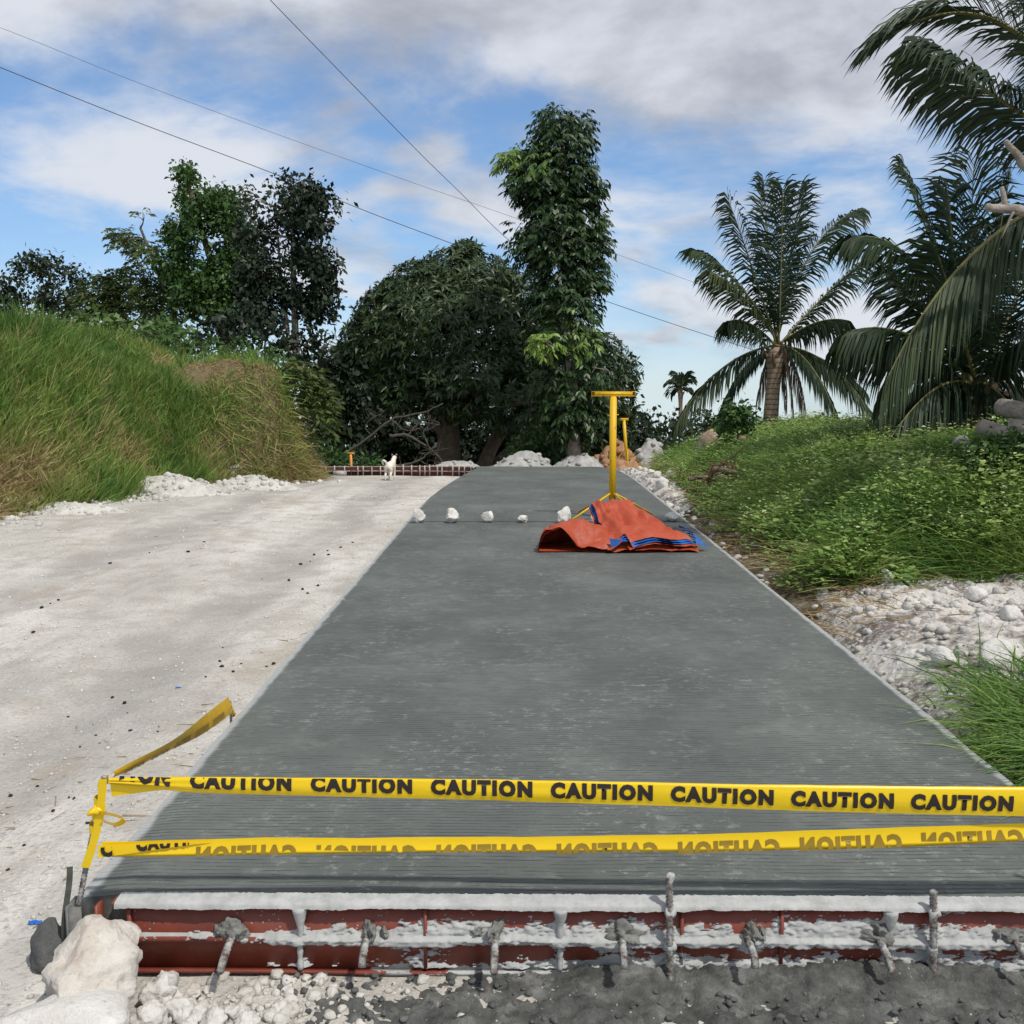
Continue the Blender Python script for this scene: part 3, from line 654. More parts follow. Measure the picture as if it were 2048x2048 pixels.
# ------------------------------------------------------------------ caution tape
def word(txt, size, bold):
    c = bpy.data.curves.new('word', 'FONT'); c.body = txt; c.size = size; c.offset = bold; c.resolution_u = 3; c.space_character = 1.25
    o = bpy.data.objects.new('word', c); SC.collection.objects.link(o); bpy.context.view_layer.update()
    me = bpy.data.meshes.new_from_object(o.evaluated_get(bpy.context.evaluated_depsgraph_get())); bpy.data.objects.remove(o); bpy.data.curves.remove(c); return me
WORD = word('CAUTION', 0.068, 0.0049)
_c = np.array([v.co[:] for v in WORD.vertices]); WX0, WX1, WY0, WY1 = _c[:, 0].min(), _c[:, 0].max(), _c[:, 1].min(), _c[:, 1].max()
def word_geo(width, height, cuts=()):
    """word as flat mesh, u 0..width, v 0..height; cuts: list of (point, normal) half planes removed on the normal's side"""
    bm = bmesh.new(); bm.from_mesh(WORD)
    for v in bm.verts: v.co = ((v.co.x-WX0)/(WX1-WX0)*width, (v.co.y-WY0)/(WY1-WY0)*height, 0)
    for u in np.linspace(0, width, 15)[1:-1]:
        bmesh.ops.bisect_plane(bm, geom=bm.verts[:]+bm.edges[:]+bm.faces[:], plane_co=(u, 0, 0), plane_no=(1, 0, 0))
    for vv in np.linspace(0, height, 5)[1:-1]:
        bmesh.ops.bisect_plane(bm, geom=bm.verts[:]+bm.edges[:]+bm.faces[:], plane_co=(0, vv, 0), plane_no=(0, 1, 0))
    for (co, no) in cuts:
        bmesh.ops.bisect_plane(bm, geom=bm.verts[:]+bm.edges[:]+bm.faces[:], plane_co=co, plane_no=no, clear_outer=True)
    bmesh.ops.triangulate(bm, faces=bm.faces[:]); bm.verts.index_update()
    V = np.array([v.co[:] for v in bm.verts]).reshape(-1, 3); T = np.array([[v.index for v in f.verts] for f in bm.faces]).reshape(-1, 3); bm.free(); return V, T

YT = 2.80                     # the plane the tape hangs in
def edge_fn(tab):
    """table (display x, y) -> world x -> z, at the tape's plane"""
    P = np.array([at(a, b, YT) for a, b in tab]); return lambda x: np.interp(x, P[:, 0], P[:, 2])+0.0022*(fbm2(np.asarray(x, float), np.asarray(x, float)*0+tab[0][1], 6, 3)-0.5)
XTL, XTR = at(207, 1480, YT)[0], 1.72
WID, PITCHW, WW, WH = 0.083, 0.3470, 0.290, 0.0475
up_top = edge_fn(((200, 1468), (350, 1467), (700, 1471), (1200, 1475.5), (1600, 1480), (1932, 1484), (2150, 1486)))
up_bot = edge_fn(((200, 1478), (260, 1486), (350, 1496), (450, 1500), (700, 1507), (1200, 1519), (1600, 1530), (1932, 1538), (2150, 1542)))
lo_top = edge_fn(((195, 1592), (300, 1589), (500, 1586), (700, 1589), (1000, 1585), (1300, 1577), (1700, 1563), (1932, 1558), (2150, 1557)))
lo_bot = edge_fn(((195, 1616), (300, 1616), (500, 1615), (700, 1613), (1000, 1610), (1300, 1606), (1700, 1597), (1932, 1588), (2150, 1582)))
def bow(x): return 0.010*np.sin((x-XTL)*2.1)+0.0045*(fbm2(np.asarray(x, float), np.asarray(x, float)*0+2.0, 11, 3)-0.5)
def build_tapes():
    # upper tape: its upper part is folded over the top edge and hangs behind
    t = empty('caution_tape', (XTL, YT, up_top(XTL)), 'taut yellow caution tape with black lettering, the upper of the two across the road', 'caution tape', 'caution tape around the fresh concrete')
    n = 150; xs = np.linspace(XTL, XTR, n); zt = up_top(xs); zb = up_bot(xs); vis = np.minimum(zt-zb, WID-0.001)
    rows = []
    for k, s in enumerate(np.linspace(0, 1, 9)):          # front, bottom to top, gently bellied
        rows.append(np.stack([xs, YT+bow(xs)-0.007*math.sin(s*math.pi)*(1+0.8*(fbm2(xs, xs*0+s, 3, 2)-0.5))-0.004*sstep(XTL+0.5, XTL, xs)*math.sin(s*18), zb+(zt-zb)*s], 1))
    for s in np.linspace(0.12, 1, 5):                      # folded part behind
        rows.append(np.stack([xs, YT+bow(xs)+0.003+0.006*s, zt-(WID-vis)*s*0.9], 1))
    V = np.stack(rows, 1); child('band', MB().add(V.reshape(-1, 3), grid_faces(n, len(rows))), TAPE, t, True)
    x_first = at(359, 1480, YT)[0]-PITCHW
    for k in range(10):
        xa = x_first+k*PITCHW*(1-0.0022*k)
        if xa+WW > XTR: break
        mid = xa+WW/2; vb = lambda x: (WID-WH)/2-0.003       # lettering starts this far above the lower edge
        va, vc = float(min(up_top(xa)-up_bot(xa), WID)), float(min(up_top(xa+WW)-up_bot(xa+WW), WID))
        v0 = vb(mid); cuts = [((0, va-v0-0.0012, 0), Vector((-(vc-va)/WW, 1, 0)).normalized())]
        if xa < XTL+0.022: cuts.append(((XTL+0.022-xa, 0, 0), (-1, 0, 0)))
        V, T = word_geo(WW, WH, cuts)
        if not len(T): continue
        x = xa+V[:, 0]; v = V[:, 1]+v0; z = up_bot(x)+v; s = np.clip(v/np.maximum(up_top(x)-up_bot(x), 1e-4), 0, 1)
        y = YT+bow(x)-0.007*np.sin(s*math.pi)*(1+0.8*(fbm2(x, x*0+s, 3, 2)-0.5))-0.004*sstep(XTL+0.5, XTL, x)*np.sin(s*18)-0.0022
        child('lettering', MB().add(np.stack([x, y, z], 1), None, T), INK, t)
    # lower tape: turned over, the print shows through from behind and its lower part is folded under
    t = empty('caution_tape', (XTL, YT, lo_top(XTL)), 'folded yellow caution tape with faint mirrored lettering, the lower of the two across the road', 'caution tape', 'caution tape around the fresh concrete')
    xl = at(190, 1600, YT)[0]; xs = np.linspace(xl, XTR, n); zt = lo_top(xs); zb = lo_bot(xs); rows = []
    for s in np.linspace(0, 1, 6): rows.append(np.stack([xs, YT+0.012+bow(xs*1.3)+0.004-0.013*s*s, zt+(zb-zt)*s], 1))
    for s in np.linspace(0.15, 1, 5): rows.append(np.stack([xs, YT+0.012+bow(xs*1.3)-0.009+0.022*s, zb+0.036*s], 1))
    V = np.stack(rows, 1); child('band', MB().add(V.reshape(-1, 3), grid_faces(n, len(rows))[:, ::-1]), TAPE, t, True)
    # the twisted lap at the stake shows the printed side
    xs2 = np.linspace(xl-0.004, at(400, 1600, YT)[0], 40); g = np.linspace(0, 1, 40); rows = []
    for s in np.linspace(0, 1, 4): rows.append(np.stack([xs2, YT-0.002+bow(xs2*1.3)+0.012*g, lo_top(xs2)-0.001+(-0.036*(1-g)**0.8-0.001)*s], 1))
    V = np.stack(rows, 1); child('band', MB().add(V.reshape(-1, 3), grid_faces(40, 4)[:, ::-1]), TAPE, t, True)
    V, T = word_geo(WW, WH, [((0, 0.021, 0), (0, 1, 0)), ((0.20, 0, 0), (1, 0, 0))])
    xa = at(258, 1600, YT)[0]; x = xa+V[:, 0]*0.75; gg = np.clip((x-xl)/(xs2[-1]-xl), 0, 1)
    hmax = 0.030*(1-gg)**0.8; z = lo_top(x)-0.004-np.minimum((0.021-V[:, 1]), hmax)
    child('lettering', MB().add(np.stack([x, YT-0.0042+bow(x*1.3)+0.012*gg, z], 1), None, T), INK, t)
    V, T = word_geo(WW, WH, [((0, 0.03, 0), (0, 1, 0)), ((0.045, 0, 0), (1, 0, 0))])
    x = xl+0.004+V[:, 0]*0.8; child('lettering', MB().add(np.stack([x, np.full(len(x), YT-0.0046)+bow(x*1.3), lo_top(x)-0.036+V[:, 1]], 1), None, T), INK, t)
    xk = at(368, 1600, YT)[0]
    for k in range(9):
        xa = xk+k*PITCHW*1.0
        if xa+WW > XTR: break
        u0 = 0.0195-0.004*sstep(0.2, 1.5, xa)       # distance of the letters' tops from the upper edge
        ha, hc = float(lo_top(xa)-lo_bot(xa)), float(lo_top(xa+WW)-lo_bot(xa+WW))
        # v from the letter bottoms; keep v > WH-(h-u0)
        V, T = word_geo(WW, WH, [((0, WH-(hc-u0)+0.0015, 0), Vector((-(hc-ha)/WW, -1, 0)).normalized())])
        if not len(T): continue
        x = xa+WW-V[:, 0]; d = u0+(WH-V[:, 1]); h = lo_top(x)-lo_bot(x); s = np.clip(d/h, 0, 1)
        child('lettering', MB().add(np.stack([x, YT+0.012+bow(x*1.3)+0.004-0.013*s*s-0.0016, lo_top(x)-d], 1), None, T[:, ::-1]), INKT, t)
    # the strip that runs back along the slab's edge
    a = at(212, 1462, YT+0.03); b = gnd(442, 1342, 0.0); b[0] -= 0.02; b[2] += 0.03
    t = empty('caution_tape', tuple(b), 'dusty caution tape slanting from the taped stake back to the slab edge', 'caution tape', 'caution tape around the fresh concrete')
    m = 40; g = np.linspace(0, 1, m)[:, None]; Cn = a+(b-a)*g; Cn[:, 2] -= 0.02*np.sin(g[:, 0]*math.pi); tw = 0.25+0.5*np.sin(g[:, 0]*5.0)
    wv = np.stack([np.sin(tw)*0.8, -0.4*np.sin(tw), np.cos(tw)], 1); wv = nrm(wv)*(0.010+0.030*np.sin(np.clip(g*1.35, 0, 1)*math.pi*0.62))
    rows = [Cn+wv*s+np.stack([0.006*(1-s*s)+0*g[:, 0], 0*g[:, 0], 0*g[:, 0]], 1) for s in np.linspace(-1, 1, 6)]
    V = np.stack(rows, 1); child('band', MB().add(V.reshape(-1, 3), grid_faces(m, 6)), TAPED, t, True)
    T0 = nrm(b-a)
    for k in range(5):
        V, T = word_geo(0.24, 0.030); u = 0.10+k*0.33+V[:, 0]; L = np.linalg.norm(b-a); gi = np.clip(u/L, 0, 1)
        cx = np.stack([np.interp(gi, g[:, 0], Cn[:, j]) for j in range(3)], 1); wx = np.stack([np.interp(gi, g[:, 0], wv[:, j]) for j in range(3)], 1)
        P = cx+wx*((V[:, 1]-0.03)/0.034)[:, None]+np.array([0.0085, -0.004, 0])
        if gi.max() < 0.98: child('lettering', MB().add(P, None, T), INKT, t)
    child('knot', MB().tube(spline([b, b+[0.0, 0.02, -0.02], b+[0.01, 0.03, -0.05], b+[0.0, 0.04, -0.07]], 14), np.array([0.02, 0.012, .016, .01, .013, .011, .014, .009, .012, .015, .01, .012, .008, .004])*0.6, 6), TAPED, t, True)
    # stakes that hold the tape
    st = at(197, 1464, YT+0.02); sb = gnd(180, 1745, GZ); sb[1] = YT+0.04
    s = empty('tape_stake', (sb[0], sb[1], GZ), 'slanting rebar stake wrapped in yellow tape at the slab corner', 'stake', 'stakes holding the tape')
    sp = spline([[sb[0], sb[1], GZ-0.08], [(st[0]+sb[0])/2+0.002, (st[1]+sb[1])/2, 0.06], st], 12)
    child('bar', rebar(sp, 0.0085), REBAR, s)
    def on(z): return np.array([np.interp(z, sp[:, 2], sp[:, j]) for j in range(3)])
    hel = []
    for q in np.linspace(0, 1, 60):
        z = st[2]-0.012-0.17*q; c = on(z); ang = q*26; rr = 0.0125+0.003*math.sin(q*40); hel.append(c+np.array([math.cos(ang)*rr, math.sin(ang)*rr, 0.004*math.sin(q*50)]))
    hel = np.array(hel); Vv = np.concatenate([hel+[0, 0, 0.013], hel-[0, 0, 0.013]]); i = np.arange(59)
    child('tape_wrap', MB().add(Vv, np.stack([i, i+60, i+61, i+1], 1)), TAPE, s)
    z1, z2 = at(205, 1470, YT)[2], at(192, 1640, YT)[2]; zz = np.linspace(z1, z2, 24); ww = 0.010+0.006*fbm2(zz, zz*0, 30, 2)
    c = np.array([on(z) for z in zz])+np.stack([0.012*np.sin(np.linspace(0, 3.1, 24))+0.004, np.full(24, -0.018), zz*0], 1)
    Vv = np.concatenate([c-np.stack([ww, 0*ww, 0*ww], 1), c+np.stack([ww, -0.004+0*ww, 0*ww], 1)]); i = np.arange(23)
    child('tape_wrap', MB().add(Vv, np.stack([i, i+24, i+25, i+1], 1)), TAPE, s)
    zk = at(200, 1532, YT)[2]; c = on(zk); V, T = rock_geo(77, (0.026, 0.018, 0.018), 3, 0.7, 2, 0.9); child('tape_knot', MB().add(V+c+[0.004, -0.012, 0], None, T), TAPE, s, True)
    k0 = c+[0.015, -0.022, -0.002]; lp = spline([k0, k0+[0.035, -0.004, -0.004], k0+[0.07, -0.002, -0.018], k0+[0.045, 0.0, -0.036], k0+[0.005, 0.002, -0.026]], 26); Vv = np.concatenate([lp+[0, -0.012, 0.011], lp+[0, 0.012, -0.011]]); i = np.arange(25)
    child('tape_loop', MB().add(Vv, np.stack([i, i+26, i+27, i+1], 1)), TAPE, s, True)
    s = empty('tape_stake', (XTR+0.01, YT+0.012, GZ), 'plain rebar stake at the far end of the tapes, past the picture edge', 'stake', 'stakes holding the tape')
    child('bar', rebar(np.array([[XTR+0.01, YT+0.012, GZ-0.1], [XTR+0.01, YT+0.012, 0.1], [XTR+0.01, YT+0.012, 0.45]]), 0.0085), REBAR, s)
    e = gnd(450, 1338, GZ); s = empty('tape_peg', (b[0], b[1]+0.01, GZ), 'short rebar peg at the slab edge holding the slanting tape', 'stake', 'stakes holding the tape')
    child('bar', rebar(np.array([[b[0], b[1]+0.012, GZ-0.1], [b[0], b[1]+0.012, -0.1], [b[0], b[1]+0.012, 0.045]]), 0.007), REBAR, s)
build_tapes()

# ------------------------------------------------------------------ mortar spilled below the form
def build_spill():
    xs = np.arange(-0.92, 2.05, 0.011); ys = np.arange(2.30, 2.85, 0.011); X, Y = np.meshgrid(xs, ys, indexing='ij')
    h = 0.055*(fbm2(X, Y, 4.2, 5, 0.6)-0.47)+0.006*sstep(-0.6, 0.0, X)+0.030*np.maximum(0, fbm2(X+3, Y, 16, 3)-0.52)
    h += 0.030*sstep(2.70, 2.83, Y)*sstep(-0.35, 0.5, X)*(0.4+fbm2(X, Y*0, 5, 3))-0.012*sstep(2.74, 2.83, Y)*sstep(0.4, -0.2, X)
    h -= 0.10*sstep(-0.55, -0.95, X+0.25*(fbm2(X, Y, 5, 3)-0.5))+0.03*sstep(2.62, 2.3, Y)
    h += 0.030*(fbm2(X, Y+7, 30, 3)-0.5)+0.022*(fbm2(X+2, Y, 75, 2)-0.5)
    Z = ground_h(X, Y)+h
    tag(obj('concrete_spill', mesh('concrete_spill', np.stack([X, Y, Z], -1).reshape(-1, 3), grid_faces(len(xs), len(ys))[:, ::-1]), SPILL),
        'dark wet mortar spilled in lumps on the gravel below the form', 'concrete spill', kind='stuff')
    r = np.random.default_rng(12); n = 420; x = r.uniform(-0.7, 1.9, n); y = r.uniform(2.45, 2.84, n); rad = r.uniform(0.004, 0.017, n)*r.uniform(0.5, 1.1, n)
    z = ground_h(x, y)+0.055*(fbm2(x, y, 4.2, 5, 0.6)-0.47)+0.01
    mb = scatter_rocks(np.stack([x, y, z], 1), rad, 41, 2); o = obj('mortar_crumbs', mb.mesh('mortar_crumbs'), ROCKD); tag(o, 'small crumbs of grey mortar scattered on the spill', 'rubble', kind='stuff')
build_spill()

# big rocks at the slab corner
def near_rocks():
    c = gnd(172, 1880, GZ); rock_thing('boulder', (c[0]+0.02, 2.64, GZ-0.01), (0.200, 0.165, 0.126), 20, ROCK, 'large pale limestone boulder beside the end of the red form', 'rock', sub=5, rough=0.46, flat=1.0, sink=0.05, cuts=7)
    c = gnd(130, 1985, GZ); rock_thing('boulder', (c[0], c[1]-0.03, GZ-0.02), (0.20, 0.15, 0.10), 53, ROCKW, 'white flat topped rock cut off by the bottom picture edge', 'rock', sub=4, rough=0.28, flat=1.0, sink=0.1, cuts=6)
    c = gnd(72, 1838, GZ); rock_thing('boulder', (c[0]+0.01, c[1]+0.06, GZ), (0.07, 0.06, 0.075), 34, ROCKD, 'dark grey stone tucked behind the large pale boulder', 'rock', sub=4, rough=0.25, flat=1.0)
    spots = ((312, 1842, .045), (300, 1878, .055), (345, 1898, .05), (288, 1855, .03), (372, 1902, .034), (330, 1870, .03), (405, 1925, .045), (440, 1908, .035), (280, 1925, .05), (462, 1925, .04), (365, 1862, .026), (355, 1925, .03))
    names = ('knobbly white lump touching the bottom of the red form', 'largest white lump against the right flank of the big boulder', 'white lump in front of the largest lump beside the boulder', 'small white lump squeezed between the big boulder and the form',
             'small white lump at the front of the heap below the first dowel', 'small white lump in the hollow between two larger lumps', 'white lump at the bottom picture edge below the first dowel', 'white lump at the right end of the heap near the grey mortar',
             'white lump lying between the flat topped rock and the heap', 'last white lump at the bottom edge where the grey mortar begins', 'small tan lump on the gravel under the red form', 'small white lump at the bottom edge in the middle of the heap')
    for k, (x, y, r) in enumerate(spots):
        c = gnd(x, y, GZ+0.02); rock_thing('stone', (c[0], c[1], zat(ground_h, c[0], c[1])), r, 100+k, ROCKW if k != 10 else ROCK,
            names[k], 'stone', 'white lumps heaped beside the large boulder', sub=4, rough=0.6, cuts=9)
    r = np.random.default_rng(5); n = 520; x = r.normal(-0.72, 0.16, n); y = r.uniform(2.42, 2.83, n); k = (x > -1.05) & (x < -0.2); x = x[k]; y = y[k]
    rad = 0.003+0.026*r.random(len(x))**3; mb = scatter_rocks(np.stack([x, y, ground_h(x, y)+rad*0.3], 1), rad, 61, 2)
    tag(obj('gravel_heap', mb.mesh('gravel_heap'), PEBBLE), 'loose white gravel lying around the rock lumps', 'gravel', kind='stuff')
near_rocks()

# loose pebbles over the gravel track, white crumbs along the foot of the hill
def pebbles():
    r = np.random.default_rng(9); n = 5200; y = 2.5+17*r.random(n)**1.7; x = -1.36-r.random(n)*6.2*np.minimum(1, y/9); s = poly_sd(HILL_P, x, y); k = s < -0.1; x = x[k]; y = y[k]
    rad = (0.0035+0.011*r.random(len(x))**4)*(0.75+0.06*y)
    o = obj('pebbles', scatter_rocks(np.stack([x, y, ground_h(x, y)+rad*0.25], 1), rad, 71, 1).mesh('pebbles'), PEBBLE); tag(o, 'small white pebbles strewn over the gravel track', 'pebbles', kind='stuff')
    n = 2600; t = r.random(n); P = np.array(hb); L = np.concatenate([[0], np.cumsum(np.linalg.norm(np.diff(P, axis=0), axis=1))]); u = t*L[-1]
    bx = np.interp(u, L, P[:, 0]); by = np.interp(u, L, P[:, 1]); T = nrm(np.array([hb[-1]-hb[0]]))[0]; off = r.exponential(0.28, n)-0.15
    x = bx+T[1]*off; y = by-T[0]*off*1.0; dens = 0.25+0.75*np.exp(-((u/L[-1]-0.62)/0.16)**2); k = r.random(n) < dens; x = x[k]; y = y[k]
    rad = 0.018+0.06*r.random(len(x))**2.5; hz = hill_h(x, y)[0]; z = np.maximum(ground_h(x, y), np.minimum(hz, ground_h(x, y)+0.3))
    o = obj('crushed_rock', scatter_rocks(np.stack([x, y, z+rad*0.2], 1), rad, 73, 1, flat=0.85).mesh('crushed_rock'), HEAP); tag(o, 'crushed white rock heaped along the foot of the grassy hill', 'rubble', kind='stuff')
    # right: spoil stones between the slab and the weeds
    n = 2300; y = r.uniform(3.6, 8.2, n); x = 1.93+r.random(n)**1.3*2.6; k = poly_sd(BANK_P, x, y) < 0.25; x = x[k]; y = y[k]; rad = 0.005+0.05*r.random(len(x))**5
    o = obj('crushed_rock', scatter_rocks(np.stack([x, y, ground_h(x, y)+rad*0.2], 1), rad, 75, 1).mesh('crushed_rock'), HEAP); tag(o, 'crumbled white spoil lying beside the slab below the weeds', 'rubble', kind='stuff')
    n = 420; y = r.uniform(8, 24, n); x = 1.93+np.abs(r.normal(0, 0.28, n)); rad = 0.012+0.05*r.random(n)**3; z = np.maximum(ground_h(x, y), bank_h(x, y)[0])
    o = obj('crushed_rock', scatter_rocks(np.stack([x, y, z+rad*0.1], 1), rad, 76, 1).mesh('crushed_rock'), HEAP); tag(o, 'broken white stones in a line between the far slab and the weeds', 'rubble', kind='stuff')
    for k, (dx, dy, rad) in enumerate(((1245, 920, .13), (1262, 903, .11), (1236, 902, .08), (1225, 893, .07), (1255, 945, .09), (1275, 955, .08), (1242, 938, .07), (1268, 938, .06), (1282, 968, .07), (1215, 884, .06), (1205, 880, .06))):
        c = gnd(dx, dy, -0.05); z = max(zat(ground_h, c[0], c[1]), zat(bank_h, c[0], c[1]) if c[0] > 2 else -9)
        rock_thing('stone', (c[0]+0.03, c[1], z), rad, 200+k, ROCKW, 'white stone in the jumble along the far right edge of the road', 'stone', 'white stones along the far right road edge', sub=3, rough=0.35)
    for k, (dx, dy, rad, m, lab) in enumerate(((1535, 1168, .10, ROCKW, 'pale stone wedged against the slab edge below the brown straw'), (1668, 1108, .07, ROCKW, 'white stone half buried in grass above the spoil'), (1840, 1146, .075, ROCKW, 'white stone at the top of the spoil slope under tall grass'),
            (1880, 1262, .11, ROCKW, 'broad white block in the spoil beside the near grass'), (1655, 1262, .06, ROCK, 'tan stone low on the spoil slope'), (1780, 1248, .07, ROCKW, 'rounded white stone in the middle of the spoil slope'), (1905, 1190, .08, ROCKW, 'white stone in the spoil at the right picture edge'), (1625, 1245, .05, ROCKW, 'small white stone on the spoil close to the slab'))):
        c = gnd(dx, dy, 0.02); z = zat(ground_h, c[0], c[1]); rock_thing('stone', (c[0], c[1], z), rad, 230+k, m, lab, 'stone', sub=3, rough=0.4)
    for k, (dx, dy, Y, rad, m, lab) in enumerate(((1335, 850, 18.5, (.26, .2, .3), ROCKB, 'tall tan boulder standing in the weeds above the road'), (1382, 868, 17.5, (.36, .25, .2), ROCKB, 'brown clay lump in the weeds beside the tan boulder'), (1755, 905, 10.5, (.16, .14, .12), ROCKB, 'pale brown stone showing through the weeds'), (1812, 885, 11.2, (.11, .1, .12), ROCKG, 'grey stone at the top of the weeds below the palm'))):
        c = at(dx, dy, Y); rock_thing('boulder', (c[0], c[1], zat(bank_h, c[0], c[1])), rad, 260+k, m, lab, 'rock', sub=3, rough=0.4, flat=1.0)
pebbles()

# stones laid across the joint
STONES = ((790, 987, 12.5, 12, 'leftmost rounded white stone of the row across the road'), (850, 987, 17, 11.5, 'wide white stone with a notched top, second in the row across the road'), (919, 986, 12, 10.5, 'small round white stone, third in the row across the road'),
          (986, 986, 13.5, 6.5, 'low flat white stone lying in the middle of the row across the road'), (1064, 988, 18, 13.5, 'biggest white stone of the row, at the foot of the yellow stand'), (1119, 986, 8, 7, 'white stone in the row mostly hidden by the orange tarp'),
          (1205, 984, 9, 7, 'white stone just behind the slope of the orange tarp'), (1268, 984, 13, 8, 'stained white stone at the right end of the row across the road'))
for k, (dx, dy, w, h, lab) in enumerate(STONES):
    c = gnd(dx, dy, 0.0); m = mpp(c[1]); rock_thing('stone', (c[0], c[1]+w*m*0.4, 0.0), (w*m, w*m*0.8, h*m*1.25), 300+k, ROCKW, lab, 'stone', 'stones laid across the road joint', sub=4, rough=0.42, flat=1.0, sink=0.06, cuts=9)

# dark clods and scraps on the gravel
CL = ((282, 1040), (95, 1135), (78, 1143), (110, 1130), (585, 1053), (592, 1042), (620, 1044), (618, 1035), (567, 1058), (665, 1022), (643, 1031), (580, 1118), (600, 1105), (571, 1111), (545, 1090), (516, 1250), (503, 1255), (440, 1268), (418, 1255), (388, 1278), (240, 1340), (235, 1318), (128, 1340), (150, 1398), (20, 1492), (70, 1475), (130, 1505), (140, 1508), (105, 1502), (245, 1375), (180, 1378), (420, 1215), (415, 1245), (62, 1190), (455, 1250), (355, 1043), (385, 1024), (208, 1056), (212, 1305), (298, 1382), (165, 1555), (45, 1590), (15, 1640), (100, 1530))
r_ = np.random.default_rng(3)
for k, (dx, dy) in enumerate(CL):
    c = gnd(dx, dy, GZ); z = zat(ground_h, c[0], c[1]); m = mpp(c[1]); w = r_.uniform(2.0, 5.0)*m
    rock_thing('clod', (c[0], c[1], z), (w, w*0.8, w*0.55), 400+k, CLOD, 'small dark clod lying on the white gravel track', 'clod', 'dark clods on the gravel', sub=2, rough=0.9, flat=1.0)
for (dx, dy, w, lab) in ((66, 1737, 13, 'crumpled bright blue plastic scrap on the gravel left of the boulder'), (336, 1297, 5.5, 'tiny blue plastic scrap on the gravel behind the tape')):
    c = gnd(dx, dy, GZ); z = zat(ground_h, c[0], c[1]); m = mpp(c[1]); n = 12; u, v = np.meshgrid(np.linspace(-1, 1, n), np.linspace(-1, 1, 7), indexing='ij')
    X = u*w*m*(0.8+0.3*fbm2(u, v, 2.2, 2)); Y = v*w*m*0.45+0.3*w*m*(fbm2(u+4, v, 2, 2)-0.5); Z = w*m*0.75*fbm2(u*1.7, v*1.7, 1.6, 3)-0.12*w*m
    o = obj('plastic_scrap', mesh('plastic_scrap', np.stack([X, Y, Z], -1).reshape(-1, 3), grid_faces(n, 7)[:, ::-1]), BLUEP); o.location = (c[0], c[1], z); tag(o, lab, 'litter')

# ------------------------------------------------------------------ yellow T stands
def stand(name, base, H, bar, lab, rz=0.0, lean=(0, 0), legs=4, pr=0.04, mat=YEL, leg_h=0.34, leg_r=0.55, spin=0.0):
    b = np.array(base, float); e = empty(name, b, lab, 'stand', 'yellow T shaped stands'); top = b+[lean[0], lean[1], H]
    ax = np.array([math.cos(rz), math.sin(rz), 0])
    child('post', MB().tube([b+[0, 0, 0.10], b*0.5+top*0.5, top-[0, 0, 0.03]], pr, 14), mat, e, True)
    # crossbar: open square channel
    R = np.array([[ax[0], -ax[1], 0], [ax[1], ax[0], 0], [0, 0, 1]]); h = bar/2; s = pr*0.72
    mb = MB(); mb.box(top+[0, 0, s-0.004], (h, s, 0.004), R); mb.box(top-[0, 0, s-0.004], (h, s, 0.004), R)
    mb.box(top+R@[0, s-0.004, 0], (h, 0.003, s-0.009), R); mb.box(top-R@[0, s-0.004, 0], (h*0.86, 0.003, s-0.009), R); child('crossbar', mb, mat, e)
    for sg in (-1, 1): child('end_cap', MB().box(top+R@[sg*(h*0.93), -s+0.012, 0], (h*0.045, 0.006, s*0.7), R), RUST, e)
    p = b+(top-b)*0.83; child('pin', MB().tube([p-ax*pr*1.6-[0, 0, .006], p+ax*pr*1.6+[0, 0, .006]], 0.007, 6), mat, e)
    for k in range(legs):
        a = spin+k*2*math.pi/legs; d = np.array([math.cos(a), math.sin(a), 0]); foot = b+d*leg_r+[0, 0, 0.012]; tp = b+[0, 0, leg_h]+d*pr*0.8
        child('leg', MB().tube([tp, foot], 0.0115, 8), mat, e); q = tp*0.42+foot*0.58; child('brace', MB().tube([b+[0, 0, 0.14], q], 0.007, 6), mat, e)
    return e
pb = gnd(1157, 978, 0.0); pb[0] = at(1155, 950, pb[1])[0]
Hs = at(1155, 743, pb[1])[2]
stand('t_stand', (pb[0], pb[1], 0.0), Hs, 82*mpp(pb[1]), 'tall yellow steel T stand rising behind the orange tarp on the road', lean=(0, 0), legs=4, pr=0.040, spin=0.62, leg_r=0.62, leg_h=0.29, rz=0.0)
c = at(1183, 868, 26.0); z = max(zat(bank_h, c[0], c[1]), zat(ground_h, c[0], c[1]))
stand('t_stand', (c[0], c[1], c[2]-0.12), at(1180, 791, 26)[2]-c[2]+0.12, 20*mpp(26), 'slim yellow T stand leaning among the weeds and rubble on the right', rz=0.5, lean=(-0.09, 0), legs=3, pr=0.04, spin=2.6, leg_r=0.42, leg_h=0.4)
c = at(664, 893, 25.2); stand('t_stand', (c[0], c[1], c[2]-0.35), at(661, 855, 25.2)[2]-c[2]+0.35, 15*mpp(25.2), 'small orange yellow T stand behind the far curved form on the left', lean=(-0.02, 0), legs=3, pr=0.03, mat=ORANGEP)

